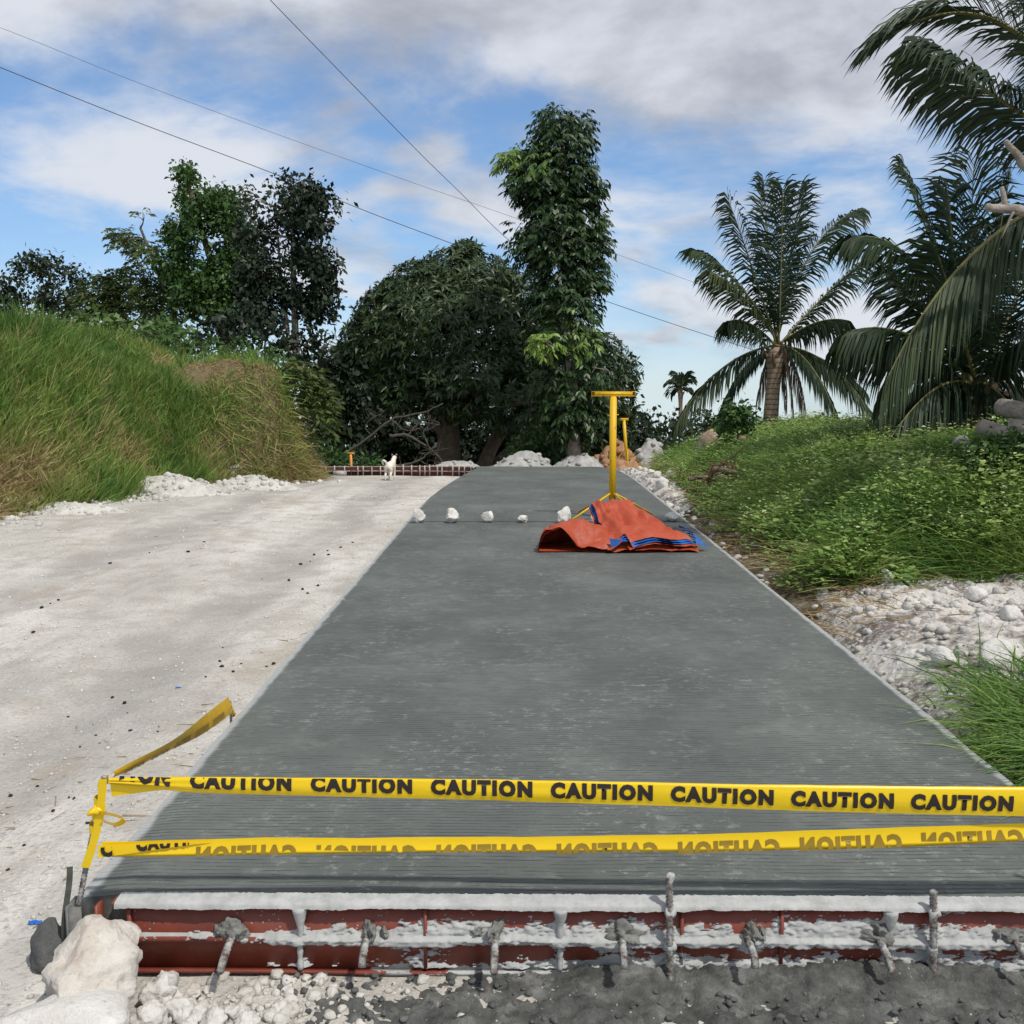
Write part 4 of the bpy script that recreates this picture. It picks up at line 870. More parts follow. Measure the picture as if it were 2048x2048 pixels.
# ------------------------------------------------------------------ orange tarp with blue lining
def build_tarp():
    y0 = gnd(1170, 1043, 0)[1]; xa = gnd(1022, 1043, 0)[0]; xb = gnd(1318, 1043, 0)[0]; Wd = xb-xa
    e = empty('tarpaulin', ((xa+xb)/2, y0+0.3, 0), 'folded orange tarpaulin with blue lining heaped around the yellow stand', 'tarpaulin')
    # lower bundle: a sheet folded over itself, open like a tunnel at the left
    prof = [(1.0, .016), (0.6, .010), (0.2, .008), (0.0, .010), (-0.010, .040), (0.0, .105), (0.025, .165), (0.07, .205), (0.15, .235), (0.28, .24), (0.42, .17), (0.6, .095), (0.8, .07), (0.97, .055), (1.0, .045), (1.0, .022)]
    P = spline([(a*Wd, 0, b) for a, b in prof], 90); nt = 22; V = []
    for j in range(nt):
        t = j/(nt-1)                     # 0 front, 1 back
        for i, p in enumerate(P):
            u = p[0]/Wd; up = i > 28; x = xa+p[0]; z = p[2]; y = y0+0.66*t+0.02*math.sin(u*9)
            if up:
                d = sstep(0.10, 0.24, u)*(1-sstep(0.0, 0.30, t)); z = z*(1-0.90*d)+0.012*d
                y += 0.03*(1-t)*sstep(0.16, 0.3, u)*0
            z *= 1-0.96*sstep(0.42, 0.85, t)*(1.0 if up else 0)
            if not up: z = z*(1-0.4*t)
            x += 0.03*(t-0.5)*(1 if u < 0.1 else 0)
            if up: y -= 0.035*math.sin(math.pi*min(1, max(0, z/0.2)))*(1-t)
            w = 0.060*(1-2*abs(fbm2(np.array([u*5+3]), np.array([t*2.6]), 1.7, 3)[0]-0.5)*2.2-0.4)*(1.0 if up else 0.1)
            cr = 0.012*abs(math.sin(u*23+t*5+3*fbm2(np.array([u*4]), np.array([t*3]), 1, 2)[0]))*(1 if up and u > 0.2 else 0.2)
            V.append([x, y, max(z+w*min(1, z/0.05)+cr*min(1, z/0.08), 0.004+0.002*(i > 45))])
    V = np.array(V); child('bundle', MB().add(V, grid_faces(nt, 90)), TARP, e, True)
    V2 = V.copy(); c = V.reshape(nt, 90, 3).mean(1, keepdims=True); V2 = (c+(V.reshape(nt, 90, 3)-c)*np.array([0.985, 1, 0.93])+[0.004, 0.006, 0.0]).reshape(-1, 3)
    child('bundle_lining', MB().add(V2, grid_faces(nt, 90)), TARP, e, True)
    # upper part: several layers thrown over the foot of the stand
    def layer(TL, TR, BL, BR, off, name, mat, amp, seed, sag=0.0):
        nu, nv = 34, 30; u, v = np.meshgrid(np.linspace(0, 1, nu), np.linspace(0, 1, nv), indexing='ij')
        A = TL+(TR-TL)*u[..., None]; B = BL+(BR-BL)*u[..., None]; vv = v[..., None]; C = A+(B-A)*vv
        C[..., 2] += off-sag*np.clip(np.sin(v*math.pi), 0, 1)**0.6+amp*(0.6-np.abs(fbm2(u*3+seed, v*3, 0.9, 2)-0.5)*4.4)+0.012*np.sin(u*16+seed+3*v)*sstep(0.0, 0.5, v)+0.016*(0.5-np.abs(fbm2(u*2+7, v*4+2*u, 2.2, 2)-0.5)*5)
        C[..., 2] -= 0.012*sstep(0.12, 0.0, u)*1.0
        C[..., 2] += 0.035*np.exp(-((u-0.14-0.03*v)/0.035)**2)-0.02*np.exp(-((u-0.21-0.03*v)/0.03)**2)
        C[..., 1] += 0.02*(fbm2(u*4, v*4+seed, 1.2, 2)-0.5); C[..., 0] += 0.025*(fbm2(u*2+seed, v*5, 1.6, 3)-0.5)
        C[..., 2] = np.maximum(C[..., 2], 0.012+off*0.2)
        me = MB().add(C.reshape(-1, 3), grid_faces(nu, nv)); child(name, me, mat, e, True)
    a_ = lambda x, y, d: at(x, y, y0+d)
    TL, TR, BL, BR = a_(1116, 948, .62), a_(1186, 947, .72), a_(1152, 1019, .02), a_(1304, 1019, .10)
    for k in range(4):
        j = np.array([0.014*k, 0.006*k, 0]); dn = np.array([0, -0.004*k, -0.013*k])
        layer(TL+dn+[-0.010*k*(k > 0), 0, 0], TR+dn+[0.006*k, 0.02, 0], BL+dn*1.25+[0.02*(k % 3)-0.01*k, -0.022*k, 0], BR+dn*1.1+[0.020*k, -0.018*k, 0], 0.004-0.002*k, 'blue_fold' if k in (1, 2) else 'fold', TARPB if k in (1, 2) else TARP, 0.04, 3.1, 0.055 if k else 0.0)
    # blue corner flap hanging at the front and the frayed blue ends on the right
    p = [a_(1150, 1016, -.02), a_(1186, 1020, -.03), a_(1168, 1026, -.035), a_(1154, 1037, -.03)]
    child('blue_flap', MB().add(np.array(p), [[0, 3, 2, 1]]).add(np.array(p)+[0, 0.004, 0.001], [[0, 1, 2, 3]]), TARPB, e)
    r = np.random.default_rng(4)
    for k in range(6):
        s = a_(1284+6.5*k, 996+6.2*k, .40-.055*k); u, v = np.meshgrid(np.linspace(0, 1, 8), np.linspace(0, 1, 5), indexing='ij')
        Q = s+np.stack([0.10*u-0.03+0.02*r.random(u.shape), -0.07*v+0.03*u, 0.045*fbm2(u*3+k, v*3, 1, 2)-0.035*u], -1); Q[..., 2] = np.maximum(Q[..., 2], 0.012); child('crumpled_end', MB().add(Q.reshape(-1, 3), grid_faces(8, 5)), TARPB, e, True)
build_tarp()

# ------------------------------------------------------------------ far curved form, rubble, dog
def far_form():
    yy = np.linspace(21.2, 25.3, 56); P = np.stack([np.array([far_left(y) for y in yy])-0.04, yy, crest(yy)], 1)
    e = empty('steel_form', (P[20, 0], P[20, 1], P[20, 2]+GZ), 'long curved red form with pale uprights across the far end of the gravel', 'formwork')
    d = np.concatenate([[0], np.cumsum(np.linalg.norm(np.diff(P, axis=0), axis=1))]); L = d[-1]; npan = 6
    at_d = lambda s: np.array([np.interp(s, d, P[:, j]) for j in range(3)])
    red = simple('dull_red_form_paint', (0.085, 0.030, 0.024), 0.8, 0.2, 0.4, 6, 0)
    pale = simple('cement_stained_upright', (0.40, 0.36, 0.32), 0.9, 0.1, 0.3, 9, 0)
    for k in range(npan):
        s0, s1 = L*k/npan+0.01, L*(k+1)/npan-0.01; C = np.array([at_d(s) for s in np.linspace(s0, s1, 9)]); n = len(C)
        lo = C+[0, 0, -0.22]; hi = C+[0, 0, 0.0]; V = np.concatenate([lo, hi, hi+[0.0, 0.02, 0], lo+[0, 0.02, 0]]); i = np.arange(n-1)
        child('panel', MB().add(V, np.concatenate([np.stack([i, i+1, n+i+1, n+i], 1), np.stack([n+i, n+i+1, 2*n+i+1, 2*n+i], 1)])), red, e)
        child('rail', MB().tube(C+[-0.012, -0.035, -0.105], 0.014, 5), pale, e); child('rail', MB().tube(C+[-0.012, -0.035, 0.002], 0.012, 5), pale, e)
    s = 0.1; r = np.random.default_rng(8)
    while s < L-0.05:
        c = at_d(s); h = r.uniform(0.0, 0.05); child('upright', MB().box(c+[-0.02, -0.055, -0.11+h/2], (0.014, 0.012, 0.115+h/2)), pale, e); s += r.choice([0.16, 0.26, 0.3, 0.4])
    c = at(262, 893, 24.5); 
    b = at(642, 889, 24.9); child('end_block', MB().box(b-[0, 0, 0.05], (0.16, 0.1, 0.06)), ROCKG, e)
far_form()

def pile(name, c, rx, ry, h, seed, mat, lab, n=40, cat='rubble pile'):
    e = empty(name, c, lab, cat, 'rubble piles along the road')
    u, v = np.meshgrid(np.linspace(-1.25, 1.25, 36), np.linspace(-1.25, 1.25, 24), indexing='ij'); rr = np.hypot(u, v)
    Z = h*np.maximum(-0.3, (1-rr**1.5))*(0.55+0.9*fbm2(u+seed, v, 1.7, 4))+0.30*h*(fbm2(u, v+seed, 6, 4, 0.6)-0.5)
    child('mound', MB().add(np.stack([u*rx+c[0], v*ry+c[1], Z+c[2]], -1).reshape(-1, 3), grid_faces(36, 24)[:, ::-1]), mat, e)
    r = np.random.default_rng(seed)
    for k in range(n):
        a = r.uniform(0, 6.28); q = math.sqrt(r.random())*0.95; x, y = q*math.cos(a), q*math.sin(a); s = h*r.uniform(0.05, 0.12)+h*0.16*r.random()**3+0.012
        z = h*(1-q**1.5)*(0.55+0.9*fbm2(np.array([x+seed]), np.array([y]), 1.7, 4)[0]); V, T = rock_geo(seed*50+k, s, 2, 0.35, 5, 0.8); child('chunk', MB().add(V+[c[0]+x*rx, c[1]+y*ry, c[2]+z], None, T), mat, e)
def far_base(dx, dy, Y):
    p = at(dx, dy, Y); p[2] = min(p[2], 1e9); return p
pile('rubble_pile', far_base(862, 892, 26.6), 0.95, 0.6, 0.32, 3, ROCKG, 'low grey rubble heap just behind the curved form', 26)
pile('rubble_pile', far_base(985, 890, 27.6), 1.05, 0.7, 0.50, 5, ROCKG, 'grey broken concrete heap below the mango trees at the road crest', 34)
pile('rubble_pile', far_base(1092, 890, 27.8), 0.85, 0.7, 0.55, 11, ROCKG, 'pale rubble heap at the foot of the tall slender tree', 30)
pile('rubble_pile', far_base(1165, 890, 28.2), 0.75, 0.6, 0.75, 14, ROCKO, 'orange brown clay heap behind the yellow stands', 24)
pile('rubble_pile', far_base(1222, 880, 29.0), 0.62, 0.6, 0.75, 17, ROCKG, 'grey rubble heap at the edge of the weeds on the right', 20)

for (dx, dy, rx, ry, h, sd, lab) in ((318, 936, 1.05, 0.5, 0.30, 21, 'heap of crushed white rock spilling from the foot of the grassy hill'), (470, 922, 0.9, 0.4, 0.24, 22, 'low streak of white rubble below the straw end of the hill'), (120, 972, 1.0, 0.35, 0.16, 23, 'low white rubble under the dry straw at the left')):
    c = gnd(dx, dy, GZ-0.02); c[2] = zat(ground_h, c[0], c[1])-0.03; c[1] += ry*0.5; pile('rubble_pile', c, rx, ry, h, sd, HEAP, lab, 90)
def litter():
    r = np.random.default_rng(19); n = 900; y = 3+15*r.random(n)**1.3; x = -1.45-5.2*r.random(n)*np.minimum(1, y/8); k = (fbm2(x, y, 0.9, 4) > 0.53) & (poly_sd(HILL_P, x, y) < -0.1); x, y = x[k], y[k]; n = len(x); a = r.uniform(0, 6.28, n)
    V, q, t, tt = blades(np.stack([x, y, ground_h(x, y)+0.006], 1), np.stack([np.cos(a), 0.5*np.sin(a), 0.05*r.random(n)], 1), 0.02+0.11*r.random(n)**2, 0.003+0.004*r.random(n), 0*x, 0.5*r.random(n), r)
    tag(obj('plant_litter', mesh('plant_litter', V, q, t, tt), STRAW), 'bits of dry straw and twigs strewn over the gravel track', 'litter', kind='stuff')
def skin_mesh(name, verts, edges, radii, root=0, sub=2):
    me = bpy.data.meshes.new(name); me.from_pydata([tuple(v) for v in verts], edges, []); o = bpy.data.objects.new(name, me); SC.collection.objects.link(o)
    sk = o.modifiers.new('skin', 'SKIN'); ly = me.skin_vertices[0] if len(me.skin_vertices) else None
    if ly is None:
        bpy.context.view_layer.objects.active = o; bpy.context.view_layer.update(); ly = me.skin_vertices[0]
    for i, r in enumerate(radii):
        ly.data[i].radius = r if isinstance(r, tuple) else (r, r); ly.data[i].use_root = i == root
    ss = o.modifiers.new('sub', 'SUBSURF'); ss.levels = sub; ss.render_levels = sub
    bpy.context.view_layer.update(); m2 = bpy.data.meshes.new_from_object(o.evaluated_get(bpy.context.evaluated_depsgraph_get())); m2.name = name
    bpy.data.objects.remove(o); 
    for p in m2.polygons: p.use_smooth = True
    return m2
def dog():
    c = gnd(733, 903, GZ-0.07); z0 = zat(ground_h, c[0], c[1])
    # a medium white dog seen from behind, head up, tail curled over to its left side
    v = [(0, 0, .36), (0.01, .13, .355), (0.015, .28, .35), (0.02, .36, .40), (0.025, .42, .485), (0.03, .47, .53), (0.035, .54, .515), (0.038, .61, .495),   # 0-7 rump .. muzzle
         (-.055, -.01, .30), (-.062, .03, .20), (-.064, -.05, .115), (-.066, -.045, .02), (-.066, -.01, .012),     # 8-12 left hind
         (.055, -.02, .30), (.062, .01, .20), (.066, -.07, .115), (.066, -.065, .02), (.066, -.03, .012),           # 13-17 right hind
         (-.05, .29, .27), (-.055, .28, .15), (-.055, .29, .02), (-.055, .325, .012), (.065, .29, .27), (.07, .31, .15), (.072, .29, .02), (.072, .325, .012),  # fore legs
         (-.02, -.05, .40), (-.05, -.075, .46), (-.10, -.06, .485), (-.135, -.03, .455), (-.125, -.015, .40), (-.095, -.02, .375)]   # tail
    e = [(0, 1), (1, 2), (2, 3), (3, 4), (4, 5), (5, 6), (6, 7), (0, 8), (8, 9), (9, 10), (10, 11), (11, 12), (0, 13), (13, 14), (14, 15), (15, 16), (16, 17),
         (2, 18), (18, 19), (19, 20), (20, 21), (2, 22), (22, 23), (23, 24), (24, 25), (0, 26), (26, 27), (27, 28), (28, 29), (29, 30), (30, 31)]
    r = [(.085, .085), (.085, .095), (.085, .105), (.07, .08), (.055, .06), (.058, .058), (.035, .032), (.022, .02), .06, .04, .022, .018, .018, .06, .04, .022, .018, .018, .04, .024, .018, .018, .04, .024, .018, .018, .024, .026, .028, .026, .022, .014]
    me = skin_mesh('dog', v, e, r); o = obj('dog', me, DOGFUR); o.location = (c[0], c[1], z0); o.scale = (0.85, 0.85, 0.84); o.rotation_euler = (0, 0, -0.12)
    tag(o, 'white dog with curled tail standing on the gravel with its back turned', 'dog')
    for sg in (-1, 1):
        q = np.array([[.03+sg*.022, .475, .57], [.03+sg*.052, .485, .575], [.03+sg*.062, .465, .615], [.03+sg*.066, .47, .56], [.03+sg*.04, .455, .60]])
        obj('ear', mesh('ear', q, None, [[0, 1, 4], [1, 3, 2], [1, 2, 4], [0, 4, 1], [1, 2, 3]]), DOGFUR, o)
dog()

# ------------------------------------------------------------------ leaves, grass
def leaf_quads(B, D, Nn, L, Wd, tint, droop=0.0):
    """diamond leaves: base B, direction D, face normal hint Nn"""
    D = nrm(D); S = nrm(np.cross(D, Nn)); L = np.asarray(L)[:, None]; Wd = np.asarray(Wd)[:, None]
    tip = B+D*L; tip[:, 2] -= droop*L[:, 0]; mid = B+D*L*0.5
    V = np.stack([B, mid+S*Wd*0.5, tip, mid-S*Wd*0.5], 1).reshape(-1, 3)
    return V, np.arange(len(B)*4).reshape(-1, 4), np.repeat(tint, 4)
def blades(P, D, L, Wd, bend, tint, r):
    """grass blades: root P, initial direction D, bending towards horizontal"""
    n = len(P); D = nrm(D); hz = nrm(np.stack([D[:, 0]+r.normal(0, .15, n), D[:, 1]+r.normal(0, .15, n), np.zeros(n)], 1)); S = nrm(np.cross(D, r.normal(size=(n, 3))))
    out = []; rows = []
    for k, (t, w) in enumerate(((0, 1.0), (0.38, 0.9), (0.72, 0.62), (1.0, 0.0))):
        c = P+D*(L*t)[:, None]+hz*(L*bend*t*t)[:, None]; c[:, 2] -= L*bend*t*t*0.55
        if k < 3: rows.append(c+S*(Wd*w/2)[:, None]); rows.append(c-S*(Wd*w/2)[:, None])
        else: rows.append(c)
    V = np.stack(rows, 1).reshape(-1, 3); b = np.arange(n)[:, None]*7
    q = np.concatenate([b+[0, 1, 3, 2], b+[2, 3, 5, 4]]); t = b+[4, 5, 6]
    return V, q, t, np.repeat(tint, 7)

def hill_grass():
    r = np.random.default_rng(21); nt = 34000; x = r.uniform(-10.5, -3.4, nt); y = r.uniform(11.5, 24.5, nt); s = poly_sd(HILL_P, x, y)
    px = 1045+x/y*2048; k = (s > -0.05) & (s < 4.6) & (px > -160) & (px < 760) & (r.random(nt) < np.where(s < 2.4, 1.0, 0.5)); x, y, s = x[k], y[k], s[k]; nt = len(x)
    g1 = fbm2(x, y, 0.75, 3); g2 = fbm2(x+50, y*1.3, 1.6, 3); g3 = fbm2(x-20, y, 3.5, 2)
    hz = hill_h(x, y)[0]; zth = 1.62-0.36*(x+6.5)
    dry_top = sstep(-7.7, -7.0, x)*sstep(16.3, 17.0, y)*sstep(zth-0.10, zth+0.10, hz+0.75*(g2-0.5)+0.35*(g3-0.5))           # mown straw on the shoulder
    dry_top = dry_top*(r.random(nt) > 0.06)
    dry_low = sstep(1.0, 0.5, s+0.7*(g2-0.5))*sstep(-6.35, -6.95, x+0.8*(g1-0.5))                     # straw at the left foot
    dry_end = sstep(18.6, 19.6, y)*sstep(0.6, 0.15, s+0.5*(g3-0.5))*0.6
    T = 0.79+0.65*(g1-0.5)+0.50*(g2-0.5)+0.25*(g3-0.5)+r.normal(0, .10, nt); T -= 0.40*sstep(0.52, 0.66, g2)*sstep(0.42, 0.6, g1); T = np.where(r.random(nt) < 0.05, 0.22, T)
    dry = np.maximum(np.maximum(dry_top, dry_low), dry_end); T = T*(1-dry)+dry*(0.12+0.16*r.random(nt))
    TL = (0.22+0.42*r.random(nt)**1.3*(0.5+g1))*(1-0.82*dry_top)*(1-0.45*dry_low)*(1-0.35*sstep(18.3, 19.3, y))*(0.8+0.5*r.random(nt)**3)
    ta = r.uniform(0, 6.283, nt); tl = 0.10+0.30*r.random(nt)
    m = 11; n = nt*m; rep = lambda v: np.repeat(v, m); sp = 0.045+0.03*r.random(nt)
    ox = r.normal(0, 1, n)*rep(sp); oy = r.normal(0, 1, n)*rep(sp); X = rep(x)+ox; Y = rep(y)+oy; Z = hill_h(X, Y)[0]-0.02
    dt, dl, de = rep(dry_top), rep(dry_low), rep(dry_end)
    D = np.stack([rep(np.cos(ta)*tl)+ox*3.5+0.05, rep(np.sin(ta)*tl)+oy*3.5-0.08, np.ones(n)], 1)+r.normal(0, 0.16, (n, 3)); D[:, 0] += de*0.5; D[:, 1] -= de*0.3; D[:, 2] -= 0.35*de
    D += r.normal(0, 1, (n, 3))*np.array([0.9, 0.9, 0.1])*np.maximum(dt, dl)[:, None]
    L = rep(TL)*r.uniform(0.55, 1.15, n)
    V, q, t, tt = blades(np.stack([X, Y, Z], 1), D, L, 0.010+0.010*r.random(n), 0.02+0.40*r.random(n)**2+0.25*de, np.clip(rep(T)+r.normal(0, .07, n), 0, 1), r)
    tag(obj('hill_grass', mesh('hill_grass', V, q, t, tt), GRASS), 'tall green and straw coloured grass covering the left hill', 'grass', kind='stuff')
    return n
NG = hill_grass(); litter()

def cut_end_grass():
    """dry roots and grass hanging on the cut end of the hill"""
    r = np.random.default_rng(33); n = 60000; x = r.uniform(-6.2, -3.9, n); y = r.uniform(18.2, 22.5, n); s = poly_sd(HILL_P, x, y); k = (s > -0.15) & (s < 0.55) & (y > 18.9); x, y, s = x[k], y[k], s[k]; n = min(len(x), 2600); x, y, s = x[:n], y[:n], s[:n]
    z = hill_h(x, y)[0]; D = np.stack([0.30+r.normal(0, .35, n), -0.25+r.normal(0, .35, n), r.uniform(-0.5, 0.5, n)], 1); f = np.clip((z+0.2)/2.2, 0, 1)
    V, q, t, tt = blades(np.stack([x, y, z], 1), D, 0.12+0.22*r.random(n), 0.010+0.008*r.random(n), 0.4+0.8*r.random(n), np.clip(0.10+0.60*f+r.normal(0, .12, n), 0, 0.9), r)
    tag(obj('overhanging_grass', mesh('overhanging_grass', V, q, t, tt), GRASS), 'dry tangled grass hanging on the cut end of the hill', 'grass', kind='stuff')
cut_end_grass()

def bank_weeds():
    r = np.random.default_rng(44); n = 27000
    y = 7.0+16.5*r.random(n)**1.25; x = 1.95+5.6*r.random(n)**1.1; s = poly_sd(BANK_P, x, y)+0.35*(fbm2(x, y, 1.4, 3)-0.5); px = 1045+x/y*2048
    g = fbm2(x, y, 0.9, 3); g2 = fbm2(x+30, y, 2.2, 3); k = (s > 0.05) & (px < 2220) & (r.random(n) < sstep(-0.05, 0.6, s)) & (g2 > 0.33)
    x, y, s, g, g2 = x[k], y[k], s[k], g[k], g2[k]; n = len(x); z = bank_h(x, y)[0]
    hgt = (0.08+0.30*r.random(n)**1.4)*(0.35+1.5*np.maximum(0, g-0.1)); big = 0.75+0.9*r.random(n)**3
    mb_V = []; mb_q = []; mb_t = []; off = 0
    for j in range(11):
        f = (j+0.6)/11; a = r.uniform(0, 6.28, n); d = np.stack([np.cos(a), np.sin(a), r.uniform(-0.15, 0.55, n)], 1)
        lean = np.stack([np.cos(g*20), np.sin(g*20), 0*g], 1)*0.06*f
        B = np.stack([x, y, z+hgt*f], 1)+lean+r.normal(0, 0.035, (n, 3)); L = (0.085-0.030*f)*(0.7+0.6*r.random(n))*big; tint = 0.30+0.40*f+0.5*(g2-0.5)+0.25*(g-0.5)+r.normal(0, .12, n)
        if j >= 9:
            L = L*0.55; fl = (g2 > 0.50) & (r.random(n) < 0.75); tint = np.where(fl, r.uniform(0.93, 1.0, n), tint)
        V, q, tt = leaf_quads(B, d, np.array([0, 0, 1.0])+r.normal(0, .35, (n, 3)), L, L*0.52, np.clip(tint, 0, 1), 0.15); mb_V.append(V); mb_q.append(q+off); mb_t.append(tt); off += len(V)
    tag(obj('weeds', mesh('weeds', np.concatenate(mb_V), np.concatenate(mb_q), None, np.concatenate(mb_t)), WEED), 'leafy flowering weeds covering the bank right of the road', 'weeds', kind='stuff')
    n = 80000; y = 7.0+16*r.random(n)**1.3; x = 1.95+5.4*r.random(n); s = poly_sd(BANK_P, x, y)+0.3*(fbm2(x, y, 1.4, 3)-0.5); px = 1045+x/y*2048; g = fbm2(x+9, y+4, 0.8, 3)
    k = (s > 0.20) & (px < 2220) & (r.random(n) < sstep(0.38, 0.54, g)+0.4*sstep(1.2, 0.3, s)); x, y, s, g = x[k], y[k], s[k], g[k]; n = len(x); z = bank_h(x, y)[0]
    edge = sstep(0.75, 0.15, s+0.4*(g-0.5)); tint = 0.72+0.5*(g-0.5)+r.normal(0, .1, n); tint = np.where(r.random(n) < edge*0.85, r.uniform(0.03, 0.28, n), tint); ca = fbm2(x, y, 3, 2)*12.6
    D = np.stack([np.cos(ca)*0.45, np.sin(ca)*0.45, 0.9+0*x], 1)+r.normal(0, .28, (n, 3)); D[:, 2] *= 1-0.6*edge
    V, q, t, tt = blades(np.stack([x, y, z], 1), D, (0.16+0.34*r.random(n)**1.5)*(1-0.3*edge), 0.007+0.006*r.random(n), 0.4+0.6*r.random(n), np.clip(tint, 0, 1), r)
    tag(obj('bank_grass', mesh('bank_grass', V, q, t, tt), GRASS), 'green grass and dry straw between the weeds on the right bank', 'grass', kind='stuff')
    # tall grass tufts among the weeds, thick towards the spoil
    nt = 9000; ty = 7.1+13*r.random(nt)**1.7; tx = 2.0+4.6*r.random(nt); s = poly_sd(BANK_P, tx, ty)+0.3*(fbm2(tx, ty, 1.4, 3)-0.5); px = 1045+tx/ty*2048; g = fbm2(tx+19, ty+4, 0.7, 3); g2 = fbm2(tx, ty+40, 2.0, 2)
    k = (s > 0.42) & (px < 2200) & (r.random(nt) < 0.06+0.75*sstep(10.5, 7.8, ty)*sstep(2.3, 3.0, tx)+0.65*sstep(0.52, 0.62, g)); tx, ty, s, g, g2 = tx[k], ty[k], s[k], g[k], g2[k]; nt = len(tx); m = 13; n = nt*m; rep = lambda v: np.repeat(v, m)
    ox = r.normal(0, .05, n); oy = r.normal(0, .05, n); X = rep(tx)+ox; Y = rep(ty)+oy; D = np.stack([ox*5-0.12+r.normal(0, .2, n), oy*5-0.15+r.normal(0, .2, n), 0.95+0*ox], 1)
    V, q, t, tt = blades(np.stack([X, Y, bank_h(X, Y)[0]-0.01], 1), D, rep(0.20+0.26*r.random(nt))*r.uniform(0.6, 1.15, n), 0.006+0.007*r.random(n), 0.3+0.7*r.random(n), np.clip(rep(0.74+0.7*(g2-0.5))+r.normal(0, .09, n), 0, 1), r)
    tag(obj('bank_tufts', mesh('bank_tufts', V, q, t, tt), GRASS), 'tall bright grass tufts at the front of the right bank', 'grass', kind='stuff')
    # two near clumps of grass beside the slab
    n = 5200; cx = np.concatenate([r.normal(2.66, 0.26, n//2), r.normal(2.34, 0.20, n-n//2)]); cy = np.concatenate([r.normal(4.55, 0.30, n//2), r.normal(3.95, 0.30, n-n//2)]); k = cx > 1.98; cx, cy = cx[k], cy[k]; n = len(cx)
    D = np.stack([(cx-2.5)*0.9, (cy-4.6)*0.5, 0.85+0*cx], 1)+r.normal(0, .34, (n, 3)); g = fbm2(cx, cy, 3, 2)
    V, q, t, tt = blades(np.stack([cx, cy, ground_h(cx, cy)-0.01], 1), D, 0.12+0.26*r.random(n), 0.006+0.005*r.random(n), 0.5+0.7*r.random(n), np.clip(0.80+0.4*(g-0.5)+r.normal(0, .12, n), 0.1, 1), r)
    tag(obj('near_grass', mesh('near_grass', V, q, t, tt), GRASS), 'dark green grass growing at the slab edge in front of the spoil', 'grass', kind='stuff')
    # loose straw on the spoil and along the slab edge
    n = 1700; y = r.uniform(6.3, 11.5, n); x = 1.93+np.abs(r.normal(0.12, 0.35, n)); k = fbm2(x, y, 2.0, 3) > 0.48; x, y = x[k], y[k]; n = len(x); z = np.maximum(ground_h(x, y), bank_h(x, y)[0])+0.012
    a = r.uniform(0, 6.28, n); D = np.stack([np.cos(a), np.sin(a), r.uniform(-0.02, 0.3, n)], 1)
    V, q, t, tt = blades(np.stack([x, y, z], 1), D, 0.08+0.16*r.random(n), 0.004+0.004*r.random(n), 0.2*r.random(n), r.random(n), r)
    tag(obj('straw', mesh('straw', V, q, t, tt), STRAW), 'cut brown straw lying along the right slab edge', 'straw', kind='stuff')
bank_weeds()

# leafy bush on the bank at the right picture edge
# ------------------------------------------------------------------ trees
def foliage(cent, rad, nsp, r, kind='rosette', k=8, L=0.2, Wd=0.06, carve=0.40, cs=1.2, inner=0.55, hang=0.3, tint0=0.45, accents=()):
    V_ = []; q_ = []; t_ = []; off = 0
    for c, R, n in zip(cent, rad, nsp):
        d = nrm(r.normal(size=(n, 3))); rr = inner+(1.06-inner)*r.random(n)**0.6; rr = np.where(r.random(n) < 0.05, r.uniform(1.02, 1.12, n), rr); p = c+d*R*rr[:, None]*(0.88+0.24*fbm3(d*2+c, 1.5, 2))[:, None]
        m = fbm3(p, cs, 3) > carve; p, d, rr = p[m], d[m], rr[m]; n2 = len(p)
        if not n2: continue
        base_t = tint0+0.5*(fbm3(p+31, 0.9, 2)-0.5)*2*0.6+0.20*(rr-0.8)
        for j in range(k):
            if kind == 'rosette':
                a = 6.283*j/k+r.uniform(0, 1, n2); ref = nrm(np.cross(d, np.array([0.3, 0.5, 1.0]))); ref2 = np.cross(d, ref)
                D = ref*np.cos(a)[:, None]+ref2*np.sin(a)[:, None]+d*0.45+r.normal(0, .2, (n2, 3)); D[:, 2] -= hang; B = p
            elif kind == 'pinnate':
                ax = nrm(d*np.array([1, 1, 0.3])+r.normal(0, .35, (n2, 3))) if j == 0 else ax; sg = 1 if j % 2 else -1; f = (j//2+0.5)/(k/2); sd = nrm(np.cross(ax, np.array([0, 0, 1.0])))
                B = p+ax*(f*L*2.0)+np.array([0, 0, -1.0])*(f*f*L*0.8); D = sd*sg*0.8+ax*0.55; D[:, 2] -= hang; D = D+r.normal(0, .12, (n2, 3))
            else:
                B = p+r.normal(0, L*0.7, (n2, 3)); D = r.normal(0, 1, (n2, 3))+d*0.5; D[:, 2] -= hang
            l = L*(0.5+0.95*r.random(n2)**1.3); tt = base_t+r.normal(0, .14, n2)
            for (ac, ar, av) in accents: tt = np.where(np.linalg.norm((p-ac), axis=1) < ar, av+r.normal(0, .02, n2), tt)
            V, q, t = leaf_quads(B, D, d+r.normal(0, .5, (n2, 3)), l, Wd/L*l, np.clip(tt, 0, 1), 0.12); V_.append(V); q_.append(q+off); t_.append(t); off += len(V)
    return mesh('crown', np.concatenate(V_), np.concatenate(q_), None, np.concatenate(t_))
